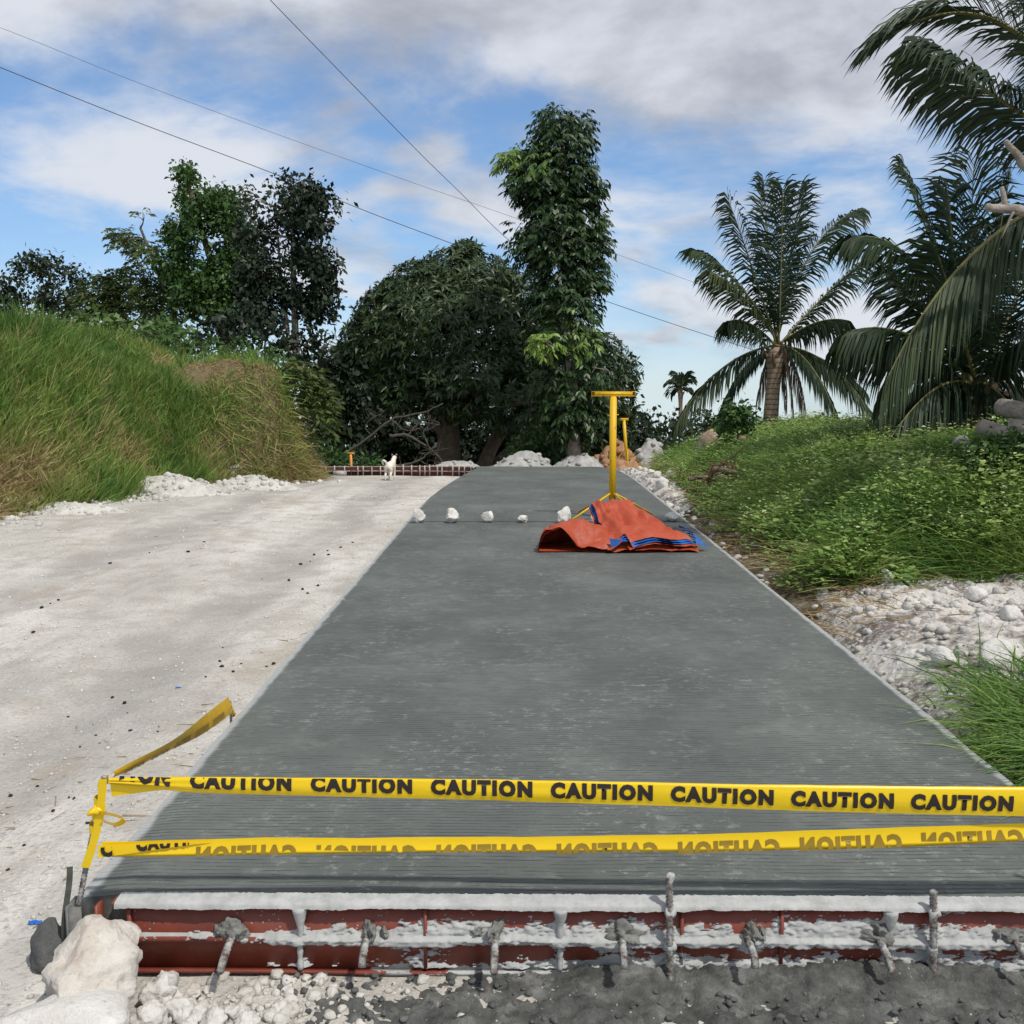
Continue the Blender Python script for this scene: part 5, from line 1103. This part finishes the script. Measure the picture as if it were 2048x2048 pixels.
def tree(name, lab, Y, blobs, trunk, leafmat, bark, dens=1.0, group=None, cat='tree', kind='rosette', k=8, L=0.2, Wd=0.06, carve=0.40, cs=1.2, inner=0.5, hang=0.3, tr=0.16, seed=1, stems=(), accents=(), limbs=True, depth=0.9, tint0=0.45, forks=3):
    """blobs: (display x, y, rx, ry[, dY]) foliage masses; trunk: display points root..top"""
    r = np.random.default_rng(seed); m = mpp(Y); tp = [at(x, y, Y) for x, y in trunk]; root = tp[0]
    e = empty(name, root, lab, cat, group)
    cent = [at(b[0], b[1], Y+(b[4] if len(b) > 4 else 0)) for b in blobs]; rad = [np.array([b[2]*m, max(b[2], b[3])*m*depth, b[3]*m]) for b in blobs]
    nsp = [int(dens*R[0]*R[2]*95/(L/0.2)**1.3)+12 for R in rad]
    acc = [(at(x, y, Y+dy), rr*m, v) for (x, y, rr, dy, v) in accents]
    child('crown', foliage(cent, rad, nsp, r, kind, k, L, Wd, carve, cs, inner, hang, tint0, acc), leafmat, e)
    P = spline(tp, 14); P = P+r.normal(0, tr*0.12, P.shape)*np.linspace(0, 1, 14)[:, None]; child('trunk', MB().tube(P, np.linspace(tr, tr*0.45, 14)*(1+0.25*np.exp(-np.linspace(0, 14, 14))), 9), bark, e, True)
    for st in stems:
        Q = spline([at(x, y, Y+dy) for x, y, dy in st[1]], 12); child('stem', MB().tube(Q, np.linspace(st[0], st[0]*0.4, 12), 8), bark, e, True)
    if limbs:
        for c, R in zip(cent, rad):
            i = int(np.argmin(np.linalg.norm(P-c, axis=1)-P[:, 2]*0.0+np.maximum(0, P[:, 2]-c[2])*2)); a = P[i]; mid = (a+c)/2+r.normal(0, .12, 3)*np.linalg.norm(c-a)*0.5
            Q = spline([a, mid, c], 8); rb = max(0.02, tr*0.35); child('branch', MB().tube(Q, np.linspace(rb, rb*0.45, 8), 6), bark, e, True)
            for _ in range(forks):
                d = nrm(r.normal(size=3)); d[2] = abs(d[2])*0.6; child('branch', MB().tube(spline([c*0.7+a*0.3, c+d*R*0.35+r.normal(0, .05, 3), c+d*R*0.9], 6), np.linspace(rb*0.4, 0.008, 6), 5), bark, e, True)
    return e
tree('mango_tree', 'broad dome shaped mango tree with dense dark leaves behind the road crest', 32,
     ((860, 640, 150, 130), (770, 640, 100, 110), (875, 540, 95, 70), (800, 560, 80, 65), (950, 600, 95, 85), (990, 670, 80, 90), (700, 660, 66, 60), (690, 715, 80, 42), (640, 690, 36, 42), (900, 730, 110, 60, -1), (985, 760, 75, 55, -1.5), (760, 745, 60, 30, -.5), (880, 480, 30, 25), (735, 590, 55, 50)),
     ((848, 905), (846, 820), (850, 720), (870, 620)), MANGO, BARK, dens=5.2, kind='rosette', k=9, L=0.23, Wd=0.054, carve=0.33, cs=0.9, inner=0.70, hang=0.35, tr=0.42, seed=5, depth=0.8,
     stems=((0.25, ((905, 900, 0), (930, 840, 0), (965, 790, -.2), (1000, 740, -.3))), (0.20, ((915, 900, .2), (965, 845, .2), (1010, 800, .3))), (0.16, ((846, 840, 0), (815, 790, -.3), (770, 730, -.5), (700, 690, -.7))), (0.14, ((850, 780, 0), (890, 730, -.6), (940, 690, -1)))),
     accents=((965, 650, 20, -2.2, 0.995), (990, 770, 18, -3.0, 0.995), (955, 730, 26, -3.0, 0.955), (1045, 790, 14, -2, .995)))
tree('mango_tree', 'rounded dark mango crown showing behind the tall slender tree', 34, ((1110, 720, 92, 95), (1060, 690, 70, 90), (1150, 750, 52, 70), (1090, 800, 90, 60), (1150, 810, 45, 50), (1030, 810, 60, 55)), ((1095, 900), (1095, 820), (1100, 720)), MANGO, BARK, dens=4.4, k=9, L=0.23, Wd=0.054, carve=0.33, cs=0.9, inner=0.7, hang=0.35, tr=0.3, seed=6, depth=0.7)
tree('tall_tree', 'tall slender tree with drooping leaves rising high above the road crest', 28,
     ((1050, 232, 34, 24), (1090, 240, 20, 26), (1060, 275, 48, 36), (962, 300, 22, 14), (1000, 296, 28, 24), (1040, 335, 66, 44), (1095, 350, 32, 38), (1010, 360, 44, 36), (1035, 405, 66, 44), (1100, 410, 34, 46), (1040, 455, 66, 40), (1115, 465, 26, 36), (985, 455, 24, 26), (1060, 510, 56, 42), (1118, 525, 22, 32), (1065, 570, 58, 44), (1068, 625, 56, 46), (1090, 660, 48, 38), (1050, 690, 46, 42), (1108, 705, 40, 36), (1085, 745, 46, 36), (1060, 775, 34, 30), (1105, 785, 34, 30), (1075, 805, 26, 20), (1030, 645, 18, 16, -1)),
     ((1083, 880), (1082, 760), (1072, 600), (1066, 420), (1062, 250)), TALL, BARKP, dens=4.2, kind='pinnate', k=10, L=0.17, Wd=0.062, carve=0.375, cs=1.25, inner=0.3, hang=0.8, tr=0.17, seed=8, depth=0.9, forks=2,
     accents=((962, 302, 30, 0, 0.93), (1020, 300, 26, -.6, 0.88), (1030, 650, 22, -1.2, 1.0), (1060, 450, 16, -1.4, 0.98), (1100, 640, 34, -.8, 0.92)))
GB = 'trees behind the grassy hill'
tree('leafy_tree', 'tall mid green tree with a small top tuft behind the hill', 33, ((348, 328, 18, 16), (345, 372, 26, 26), (385, 388, 44, 34), (430, 395, 28, 36), (370, 440, 58, 40), (435, 455, 48, 44), (350, 500, 44, 34), (415, 530, 62, 36), (460, 520, 34, 40), (365, 560, 44, 30), (440, 590, 54, 32)), ((425, 690), (418, 600), (395, 480), (352, 340)), LEAFG, BARK, dens=3.6, group=GB, kind='random', k=10, L=0.17, Wd=0.09, carve=0.395, cs=1.15, inner=0.3, hang=0.35, tr=0.17, seed=11)
tree('dark_tree', 'tall dark tree with two pale thin trunks behind the hill', 30, ((550, 368, 50, 30), (600, 390, 38, 36), (500, 385, 42, 34), (560, 420, 60, 28), (618, 425, 24, 24), (485, 440, 42, 40), (600, 495, 38, 28), (560, 480, 34, 28), (605, 540, 26, 26), (490, 520, 44, 44), (595, 580, 36, 24), (485, 585, 44, 36), (545, 560, 26, 30)), ((560, 720), (556, 600), (553, 480), (556, 380)), LEAFD, BARKP, dens=3.4, group=GB, kind='random', k=10, L=0.17, Wd=0.09, carve=0.41, cs=1.3, inner=0.3, hang=0.35, tr=0.12, seed=12, stems=((0.07, ((548, 690, 0), (540, 600, 0), (530, 520, .2), (522, 420, .2))),))
tree('olive_tree', 'thin olive brown tree with sparse feathery top behind the hill', 34, ((255, 455, 36, 26), (272, 410, 22, 22), (290, 480, 45, 40), (225, 445, 14, 14), (300, 530, 45, 40), (330, 470, 30, 40), (315, 575, 40, 35), (280, 560, 30, 30)), ((345, 680), (330, 600), (300, 520), (265, 430)), LEAFB, BARK, dens=3.2, group=GB, kind='pinnate', k=8, L=0.17, Wd=0.06, carve=0.46, cs=1.4, inner=0.25, hang=0.3, tr=0.09, seed=13)
tree('round_tree', 'dark round headed tree at the far left above the hill', 38, ((62, 515, 34, 34), (95, 510, 30, 26), (125, 535, 36, 30), (60, 560, 44, 36), (110, 575, 44, 34), (150, 570, 22, 22)), ((80, 650), (82, 580), (95, 520)), LEAFD, BARK, dens=2.2, group=GB, kind='random', k=8, L=0.19, Wd=0.10, carve=0.43, cs=1.1, inner=0.35, tr=0.12, seed=14, tint0=0.75)
tree('leafy_tree', 'tree cut off by the left picture edge above the hill', 38, ((0, 550, 22, 32), (-30, 560, 30, 40), (10, 590, 30, 26)), ((-10, 650), (-8, 600), (-5, 550)), LEAFD, BARK, group=GB, kind='random', k=8, L=0.26, Wd=0.14, tr=0.1, seed=15, tint0=0.7)
tree('olive_tree', 'low olive bush like tree between the round tree and the thin tree', 35, ((190, 560, 36, 36), (180, 600, 44, 32), (240, 590, 42, 36), (225, 545, 22, 26), (270, 610, 44, 30), (195, 525, 12, 14), (235, 515, 10, 14)), ((215, 690), (212, 620), (205, 550)), LEAFB, BARK, dens=3.6, group=GB, kind='pinnate', k=8, L=0.17, Wd=0.07, carve=0.42, cs=1.3, inner=0.3, tr=0.08, seed=16, tint0=0.35)
GS = 'shrubs behind the hill crest'
tree('shrub', 'bright green feathery shrub rising behind the mown shoulder of the hill', 26, ((335, 640, 40, 20), (390, 655, 30, 16), (300, 630, 24, 16)), ((335, 700), (335, 650)), LEAFY, BARK, dens=1.5, group=GS, cat='shrub', kind='pinnate', k=8, L=0.14, Wd=0.05, carve=0.3, cs=2, tr=0.03, seed=17)
tree('shrub', 'yellow green leafy shrub on the hill crest below the dark tree', 25, ((440, 660, 45, 24), (500, 680, 40, 18), (545, 700, 30, 20)), ((470, 720), (468, 670)), LEAFY, BARK, dens=1.5, group=GS, cat='shrub', kind='random', k=8, L=0.13, Wd=0.06, carve=0.32, cs=2, tr=0.03, seed=18, tint0=0.3)
tree('shrub', 'leafy green and dry bush growing over the cut end of the hill', 20.7, ((575, 722, 30, 26), (598, 755, 26, 30), (560, 700, 24, 16), (605, 795, 18, 26)), ((580, 800), (580, 740)), LEAFB, BARK, dens=7, group=GS, cat='shrub', kind='pinnate', k=8, L=0.13, Wd=0.045, carve=0.34, cs=2.4, inner=0.2, tr=0.02, seed=27, tint0=0.5, limbs=False)
tree('shrub', 'wide dark shrub at the skyline left of the two pale trunks', 30, ((250, 640, 70, 30), (330, 640, 60, 34), (180, 625, 60, 26)), ((250, 720), (250, 650)), LEAFG, BARK, dens=2.4, group=GS, cat='shrub', kind='random', k=8, L=0.2, Wd=0.11, carve=0.33, cs=1.4, tr=0.05, seed=29, tint0=0.8)
tree('shrub', 'dark shrub filling the gap below the two trunks behind the hill', 29, ((500, 630, 60, 34), (420, 630, 50, 30), (570, 660, 44, 36)), ((500, 720), (500, 640)), LEAFD, BARK, dens=1.6, group=GS, cat='shrub', kind='random', k=8, L=0.2, Wd=0.11, carve=0.33, cs=1.4, tr=0.05, seed=19)
GU = 'dark undergrowth trees below the mango'
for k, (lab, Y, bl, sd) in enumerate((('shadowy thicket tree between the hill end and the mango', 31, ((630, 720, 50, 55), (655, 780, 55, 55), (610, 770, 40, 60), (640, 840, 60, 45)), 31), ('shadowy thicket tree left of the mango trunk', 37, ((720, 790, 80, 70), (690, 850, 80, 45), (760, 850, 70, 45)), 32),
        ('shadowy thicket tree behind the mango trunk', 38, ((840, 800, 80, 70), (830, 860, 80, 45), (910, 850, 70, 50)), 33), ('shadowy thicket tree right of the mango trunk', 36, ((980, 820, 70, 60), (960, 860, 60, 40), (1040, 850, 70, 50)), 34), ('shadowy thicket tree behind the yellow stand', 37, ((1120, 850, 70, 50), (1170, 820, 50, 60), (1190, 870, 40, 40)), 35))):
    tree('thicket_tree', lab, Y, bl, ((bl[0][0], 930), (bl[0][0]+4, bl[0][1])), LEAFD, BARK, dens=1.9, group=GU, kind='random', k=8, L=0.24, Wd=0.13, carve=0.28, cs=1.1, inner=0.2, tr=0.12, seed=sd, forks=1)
GF = 'low shrubs at the far roadside'
tree('shrub', 'leafy green shrub below the hill end beside the small orange stand', 26.5, ((625, 860, 26, 30), (650, 885, 22, 16), (690, 875, 26, 20), (720, 890, 20, 10)), ((640, 905), (640, 870)), LEAFG, BARK, dens=2.6, group=GF, cat='shrub', kind='random', k=8, L=0.16, Wd=0.06, carve=0.36, cs=2.2, inner=0.2, tr=0.03, seed=41, limbs=False)
tree('shrub', 'green creeper covered bush left of the tall tree trunk', 28.6, ((1035, 860, 30, 28), (1010, 830, 20, 26), (975, 850, 16, 20), (1055, 800, 28, 40)), ((1035, 890), (1035, 860)), LEAFG, BARK, dens=2.6, group=GF, cat='shrub', kind='random', k=8, L=0.15, Wd=0.07, carve=0.32, cs=2.2, inner=0.2, tr=0.03, seed=42, limbs=False)
tree('shrub', 'lush green bush on the bank at the right picture edge', 9.2, ((1880, 858, 45, 26), (1930, 850, 45, 28), (1850, 875, 30, 20), (1960, 880, 50, 30)), ((1900, 905), (1900, 870)), LEAFY, BARK, dens=14, cat='shrub', kind='random', k=9, L=0.075, Wd=0.036, carve=0.30, cs=4, inner=0.25, tr=0.02, seed=43, limbs=False)
tree('shrub', 'small upright leafy weed bush left of the palm trunk', 17, ((1392, 780, 20, 16), (1375, 800, 20, 14), (1410, 795, 18, 14)), ((1392, 830), (1392, 790)), LEAFG, BARK, dens=7, cat='shrub', kind='random', k=8, L=0.12, Wd=0.05, carve=0.36, cs=3, inner=0.2, tr=0.015, seed=44, limbs=False)
GD = 'distant trees beyond the bank'
for k, (lab, Y, bl, sd) in enumerate((('hazy distant tree just right of the mango', 60, ((1225, 800, 30, 34), (1210, 840, 30, 26), (1245, 840, 26, 22)), 51), ('hazy distant tree left of the drooping palm frond', 64, ((1270, 795, 34, 24), (1285, 830, 34, 30), (1255, 845, 30, 20)), 52), ('hazy distant tree behind the palm trunk', 66, ((1330, 810, 36, 30), (1380, 820, 40, 30), (1350, 840, 40, 20)), 53), ('hazy distant tree between the two palms', 66, ((1560, 810, 40, 22), (1620, 815, 40, 20), (1690, 820, 40, 20)), 54))):
    tree('distant_tree', lab, Y, bl, ((bl[0][0], 870), (bl[0][0]+2, bl[0][1])), LEAFF, BARK, dens=0.55, group=GD, kind='random', k=8, L=0.42, Wd=0.24, carve=0.36, cs=0.7, inner=0.3, tr=0.14, seed=sd, forks=1)

# bare grey branches lying in front of the mango
def bare_branches():
    sets = (((27.5, .045, ((655, 855), (690, 830), (740, 792), (800, 778), (835, 762))), (27.5, .03, ((740, 792), (765, 812), (800, 806))), (27.6, .02, ((700, 824), (690, 800), (720, 780)))),
            ((27.2, .05, ((735, 822), (770, 822), (810, 845), (845, 880))), (27.2, .03, ((770, 822), (790, 800), (830, 800))), (27.2, .022, ((810, 845), (800, 815), (822, 790)))),
            ((26.9, .045, ((735, 880), (770, 876), (800, 862), (818, 842))), (26.9, .025, ((770, 876), (762, 893), (750, 900))), (26.9, .02, ((790, 868), (815, 882), (835, 895)))))
    labs = ('highest bare grey branch arching in front of the mango trunk', 'forked bare grey branch slanting down to the rubble heap', 'lowest bare grey branch lying just above the dog')
    r = np.random.default_rng(2)
    for s, lab in zip(sets, labs):
        p0 = at(*s[0][2][0], s[0][0]); e = empty('bare_branch', (p0[0], p0[1], p0[2]), lab, 'branch', 'bare branches in front of the mango')
        for (Y, rad, pts) in s:
            P = spline([at(x, y, Y) for x, y in pts], 16); P += r.normal(0, .012, P.shape); child('limb', MB().tube(P, np.linspace(rad, rad*0.35, 16), 6), TWIG, e, True)
            for q in range(5):
                a = P[r.integers(5, 15)]; child('twig', MB().tube(spline([a, a+r.normal(0, .12, 3), a+r.normal(0, .25, 3)+[0, 0, .08]], 6), np.linspace(.012, .004, 6), 4), TWIG, e)
bare_branches()

# ------------------------------------------------------------------ coconut palms
def frond(base, ctrl, tip, Lf, r, n=46, wid=0.035, stiff=0.5, hangdown=0.6, sparse=0.0, tint0=0.45, start=0.12, V0=None):
    t = np.linspace(0, 1, n+8); P = ((1-t)**2)[:, None]*base+(2*t*(1-t))[:, None]*ctrl+(t*t)[:, None]*tip; T = nrm(np.gradient(P, axis=0)); up = np.array([0, 0, 1.0])
    V_ = []; q_ = []; tr_ = []; t_ = []; off = 0
    side0 = nrm(np.cross(T, up)); roll = r.normal(0, .35)
    side = side0*math.cos(roll)+np.cross(T, side0)*math.sin(roll); nrmv = np.cross(side, T); nrmv = nrmv*np.sign(nrmv[:, 2:3]+1e-6)
    k = np.where(t > start)[0]
    for sg in (-1, 1):
        keep = r.random(len(k)) > sparse; kk = k[keep]; m = len(kk); tt = t[kk]
        ln = Lf*(0.45+0.75*np.sin(np.clip((tt-start)/(1-start), 0, 1)**0.8*math.pi*0.86))*r.uniform(0.85, 1.12, m)*np.where(tt > 0.93, 0.75, 1)
        B = P[kk]+r.normal(0, .004, (m, 3)); d1 = nrm(side[kk]*sg*(0.85-0.35*tt)[:, None]+T[kk]*(0.50+0.7*tt)[:, None]+nrmv[kk]*0.22+r.normal(0, .07, (m, 3))-np.array([0, 0, max(0, hangdown-0.5)*1.1]))
        d2 = nrm(d1+np.array([0, 0, -1.0])*(hangdown*(0.8+0.5*r.random(m)))[:, None]); d3 = nrm(d2+np.array([0, 0, -1.0])*(hangdown*1.2*(0.6+0.7*r.random(m)))[:, None])
        p1 = B+d1*(ln*0.38)[:, None]; p2 = p1+d2*(ln*0.34)[:, None]; p3 = p2+d3*(ln*0.28)[:, None]; w = nrm(T[kk]+0.4*nrmv[kk]+r.normal(0, .15, (m, 3)))*(wid*(0.8+0.4*r.random(m)))[:, None]/2
        V = np.stack([B+w*0.5, B-w*0.5, p1+w, p1-w, p2+w*0.75, p2-w*0.75, p3], 1).reshape(-1, 3); b = np.arange(m)[:, None]*7+off
        V_.append(V); q_ += [b+[0, 1, 3, 2], b+[2, 3, 5, 4]]; tr_.append(b+[4, 5, 6]); t_.append(np.repeat(np.clip(tint0+r.normal(0, .13, m)+0.12*(tt-0.5), 0, 1), 7)); off += len(V)
    return (np.concatenate(V_), np.concatenate(q_), np.concatenate(tr_), np.concatenate(t_)), P
def palm(name, lab, Y, centre, ground, fronds, Lf, trunk_r, seed, dead=(), wid=0.035, n=46, group='coconut palms on the right', extra=0, rachis=0.022, shrink=1.0):
    r = np.random.default_rng(seed); C = at(*centre, Y); G = at(*ground, Y); e = empty(name, G, lab, 'palm', group)
    tp = spline([G-[0, 0, 0.4], G*0.6+C*0.4, C], 14); child('trunk', MB().tube(tp, trunk_r*np.concatenate([np.linspace(1.05, 0.9, 9), [0.95, 1.05, 1.2, 1.15, 0.7]]), 12), PALMBARK, e, True)
    fl = [(f, FROND, 0.0) for f in fronds]+[(f, FRONDD, 1.0) for f in dead]
    for (f, mat, dd) in fl:
        (cx, cy), (tx, ty), dy, tint = f[:4]; cx, cy, tx, ty = [centre[q % 2]+(v-centre[q % 2])*shrink for q, v in enumerate((cx, cy, tx, ty))]; hd = f[4]+(0.3 if Y > 12 else 0) if len(f) > 4 else 0.7; cdy = f[5] if len(f) > 5 else dy*0.55
        b = C+r.normal(0, .05, 3)*[1, 1, 0.6]; g, P = frond(b, at(cx, cy, Y+cdy), at(tx, ty, Y+dy), Lf*(1 if not dd else 0.75)*(f[6] if len(f) > 6 else 1), r, n, wid*(1 if not dd else 0.7), hangdown=hd, tint0=tint, sparse=0.06 if not dd else 0.2)
        o = child('dead_frond' if dd else 'frond', MB().add(g[0], g[1], g[2], g[3]), mat, e); me = MB().tube(P[::4], np.linspace(rachis*1.3, rachis*0.25, len(P[::4])), 6).mesh('stalk', True)
        co = np.array([v.co[:] for v in me.vertices], np.float32)-np.array(G, np.float32); me.vertices.foreach_set('co', co.ravel()); obj('stalk', me, RACHIS if not dd else BARK, o)
    for k in range(9):      # old leaf bases round the head of the trunk
        a = k*2.4; d = np.array([math.cos(a), math.sin(a), 0]); zb = C-[0, 0, 0.12+0.05*k]
        child('leaf_base', MB().tube(spline([zb, zb+d*trunk_r*1.3+[0, 0, .12], zb+d*trunk_r*2.1+[0, 0, .34]], 6), np.linspace(trunk_r*0.36, trunk_r*0.12, 6), 6), FIBRE, e, True)
    return e
FIBRE = simple('palm_fibre', (0.15, 0.105, 0.07), 0.95, 0.1, 0.45, 14, 0.6)
palm('coconut_palm', 'coconut palm with a ringed trunk and upright fronds standing alone on the bank', 22, (1466, 655), (1452, 800),
     (((1450, 480), (1440, 322), .3, .35, .25), ((1420, 500), (1367, 355), -.5, .45, .5), ((1370, 480), (1303, 462), -.6, .62, .5), ((1390, 530), (1335, 505), -1.2, .75, .6), ((1500, 440), (1512, 340), .8, .3, .3), ((1475, 470), (1478, 335), -.9, .38, .3), ((1520, 420), (1628, 380), .6, .5, .55),
      ((1560, 545), (1652, 470), .4, .28, .6), ((1540, 590), (1600, 600), -.9, .35, .8), ((1410, 590), (1372, 602), -.8, .3, .8), ((1345, 665), (1262, 812), -.5, .5, .9), ((1395, 665), (1350, 790), .8, .3, .9), ((1560, 650), (1648, 775), -.8, .55, .8), ((1535, 655), (1588, 800), -1.2, .4, .8), ((1560, 660), (1640, 740), 1.0, .35, .8)),
     0.68, 0.165, 61, shrink=0.94, dead=(((1490, 640), (1498, 790), -.25, .5, 1.5), ((1505, 650), (1522, 792), -.1, .6, 1.5), ((1450, 650), (1428, 760), .25, .4, 1.5), ((1480, 645), (1483, 770), .2, .7, 1.5)), wid=0.04, n=84)
palm('coconut_palm', 'short trunked coconut palm with a wide dark crown behind the cut logs', 14, (1838, 730), (1838, 850),
     (((1790, 520), (1703, 322), .3, .5, .35), ((1745, 420), (1608, 448), -.3, .32, .65), ((1825, 520), (1838, 308), .3, .55, .25), ((1800, 540), (1790, 370), -.5, .35, .3), ((1870, 520), (1905, 335), -.2, .35, .3), ((1720, 590), (1602, 625), -.6, .3, .8), ((1735, 650), (1600, 640), .7, .25, .9), ((1770, 680), (1665, 850), -.9, .3, .9), ((1790, 660), (1640, 812), .8, .25, .9), ((1900, 580), (1990, 420), .5, .3, .5), ((1930, 620), (2060, 560), -.6, .3, .6), ((1910, 690), (2030, 800), .6, .25, .8), ((1880, 700), (1960, 850), -.7, .22, .9), ((1800, 690), (1740, 850), -.6, .25, .9), ((1840, 560), (1870, 430), 1.0, .25, .4), ((1770, 600), (1690, 520), .9, .28, .5), ((1900, 640), (1950, 640), -1.2, .2, .9), ((1815, 620), (1770, 480), -1.0, .3, .35)),
     0.80, 0.21, 62, dead=(((1800, 740), (1782, 850), -.5, .3, 1.5), ((1860, 740), (1885, 840), .5, .3, 1.5), ((1785, 730), (1760, 840), .4, .35, 1.5)), wid=0.036, n=90)
palm('coconut_palm', 'big near palm whose long fronds reach in from the right picture edge', 9.2, (2120, 330), (2120, 900),
     (((1920, -110), (1668, 78), .2, .5, .45, .1, .72), ((1900, 195), (1738, 92), -.3, .35, .75, -.15, .66), ((1825, 380), (1668, 728), -.5, .52, 1.7, -.2, .84), ((2150, 60), (2300, 20), .5, .4), ((2280, 250), (2500, 380), -.3, .4), ((2060, 60), (2020, -160), 1.2, .4), ((2250, 380), (2400, 620), .8, .4), ((2080, 200), (2150, -100), -1.2, .4), ((2020, 420), (1990, 640), 1.2, .35, .9)),
     0.90, 0.17, 63, wid=0.026, n=200, rachis=0.022)
palm('coconut_palm', 'tiny distant palm above the far trees left of the bank palm', 75, (1284, 735), (1284, 800), (((1275, 715), (1262, 722), 0, .3), ((1284, 708), (1276, 706), .5, .3), ((1292, 712), (1303, 716), 0, .3), ((1295, 728), (1305, 740), -.3, .3), ((1272, 728), (1266, 742), .3, .3), ((1288, 705), (1294, 708), -.5, .3)), 0.8, 0.16, 64, wid=0.16, n=16, rachis=0.05)

# ------------------------------------------------------------------ dead tree and cut logs at the right edge
def dead_wood():
    Y = 8.6; b = at(2120, 880, Y); e = empty('dead_tree', b, 'bleached dead tree whose broken limbs poke in from the right picture edge', 'tree')
    def limb(pts, r0, r1, nm='limb', n=14, wob=0.02, seed=1):
        P = spline([at(x, y, Y+d) for x, y, d in pts], n); P = P+np.random.default_rng(seed).normal(0, wob*r0*8, P.shape)*np.sin(np.linspace(0, math.pi, n))[:, None]; R = np.linspace(r0, r1, n)*(1+0.25*(fbm2(np.linspace(0, 6, n), np.full(n, seed*3.0), 1, 2)-0.5)); child(nm, MB().tube(P, R, 9), DEADWOOD, e, True)
    limb(((2120, 900, 0), (2090, 700, 0), (2060, 480, 0), (2010, 380, .1)), .13, .08, 'trunk')
    limb(((2060, 480, 0), (1980, 370, -.1), (1932, 310, -.1), (1897, 266, -.15)), .06, .022, seed=2); limb(((2030, 420, 0), (1960, 400, -.2), (1905, 397, -.25), (1862, 390, -.3)), .055, .028, seed=3)
    limb(((1902, 398, -.25), (1895, 378, -.25), (1890, 352, -.25)), .028, .016, seed=4, n=6); limb(((1912, 400, -.27), (1902, 420, -.28), (1890, 450, -.28)), .012, .005, 'twig', 6, seed=5)
    for k, (p0, p1, r0, lab) in enumerate((((1855, 806, 10.6), (1975, 862, 9.6), .085, 'long grey log lying on the bank below the palm'), ((1888, 768, 10.9), (2010, 806, 10.1), .095, 'thick pale log, the upper of those at the right picture edge'), ((1906, 806, 10.3), (2020, 832, 9.7), .085, 'short brown log resting under the thick pale log'))):
        a = at(*p0); c = at(*p1); P = spline([a, (a+c)/2+[0, 0, .03], c], 12); q = empty('log', c, lab, 'log', 'cut logs on the bank'); child('bark', MB().tube(P, r0*(1+0.12*(fbm2(np.linspace(0, 5, 12), np.full(12, k*4.0), 1, 2)-0.5)), 12, caps=False), DEADWOOD, q, True)
        d = nrm((P[1]-P[0])[None])[0]; child('cut_end', MB().tube([P[0]+d*0.004, P[0]+d*0.02], r0*0.98, 12), CUTEND, q)
dead_wood()

def brush_pile():
    r = np.random.default_rng(77); Y = 13.6; b = at(1365, 950, Y); b[2] = zat(bank_h, b[0], b[1]); e = empty('brush_pile', b, 'tangle of brown roots and cut brushwood on the bank beside the road', 'brush pile')
    V = []; mb = MB()
    for k in range(150):
        a = b+[r.normal(0, .22), r.normal(0.1, .15), r.uniform(0.0, .42)]; d = r.normal(0, 1, 3)*[0.8, 0.4, 0.6]; d[2] -= 0.5; l = r.uniform(.1, .35); P = spline([a, a+d*l*0.5+r.normal(0, .03, 3), a+d*l], 5); mb.tube(P, np.linspace(r.uniform(.004, .010), .002, 5), 4, caps=False)
    o = child('root_tangle', mb, simple('brown_roots', (0.125, 0.075, 0.045), 0.95, 0.1, 0.5, 9, 0), e); o['kind'] = 'stuff'
    V_, T_ = rock_geo(555, (0.34, 0.25, 0.26), 3, 0.5, 3, 1.0); child('earth_clump', MB().add(V_+b+[0.02, 0.15, 0.1], None, T_), simple('dark_brown_earth', (0.085, 0.058, 0.038), 0.95, 0.1, 0.5, 7, 0.9, 0.03), e)
    for k, (p0, p1, r0, lab) in enumerate((((1345, 884), (1400, 897), .035, 'upper brown cut log lying on the brush pile'), ((1352, 902), (1412, 912), .045, 'lower thick brown cut log lying on the brush pile'), ((1300, 905), (1345, 900), .025, 'thin brown stick at the left end of the brush pile'))):
        a = at(*p0, Y-.15); c = at(*p1, Y-.05); q = empty('log', a, lab, 'log', 'cut logs on the brush pile'); child('bark', MB().tube(spline([a, (a+c)/2+[0, 0, .015], c], 9), r0, 10, caps=False), BARK, q, True); d = nrm((c-a)[None])[0]
        child('cut_end', MB().tube([c-d*0.015, c-d*0.003], r0*0.98, 10), CUTEND, q); child('cut_end', MB().tube([a+d*0.003, a+d*0.015], r0*0.98, 10), CUTEND, q)
brush_pile()

# ------------------------------------------------------------------ overhead wires
for (lab, pts, rad) in (('thick dark overhead wire crossing the whole sky behind the tall tree', ((-200, 45, 30), (0, 127, 32), (250, 227, 34), (510, 325, 36), (700, 402, 38), (870, 466, 40), (1140, 567, 43), (1405, 655, 46), (1700, 745, 49)), .012),
                        ('thin overhead wire passing in front of the tall tree', ((-200, -15, 21), (0, 52, 22), (245, 150, 23), (500, 245, 24), (760, 338, 25), (940, 400, 25.5), (1110, 460, 26), (1330, 540, 27), (1560, 618, 28), (1760, 680, 29)), .0040),
                        ('steep overhead wire dropping from the top of the picture to the tall tree', ((440, -75, 22), (510, 0, 23), (690, 185, 26), (800, 297, 28), (870, 365, 29.5), (945, 440, 31), (1040, 520, 33)), .008)):
    P = spline([at(*p) for p in pts], 60); tag(obj('overhead_wire', MB().tube(P, rad, 6).mesh('overhead_wire', True), WIREM), lab, 'wire')
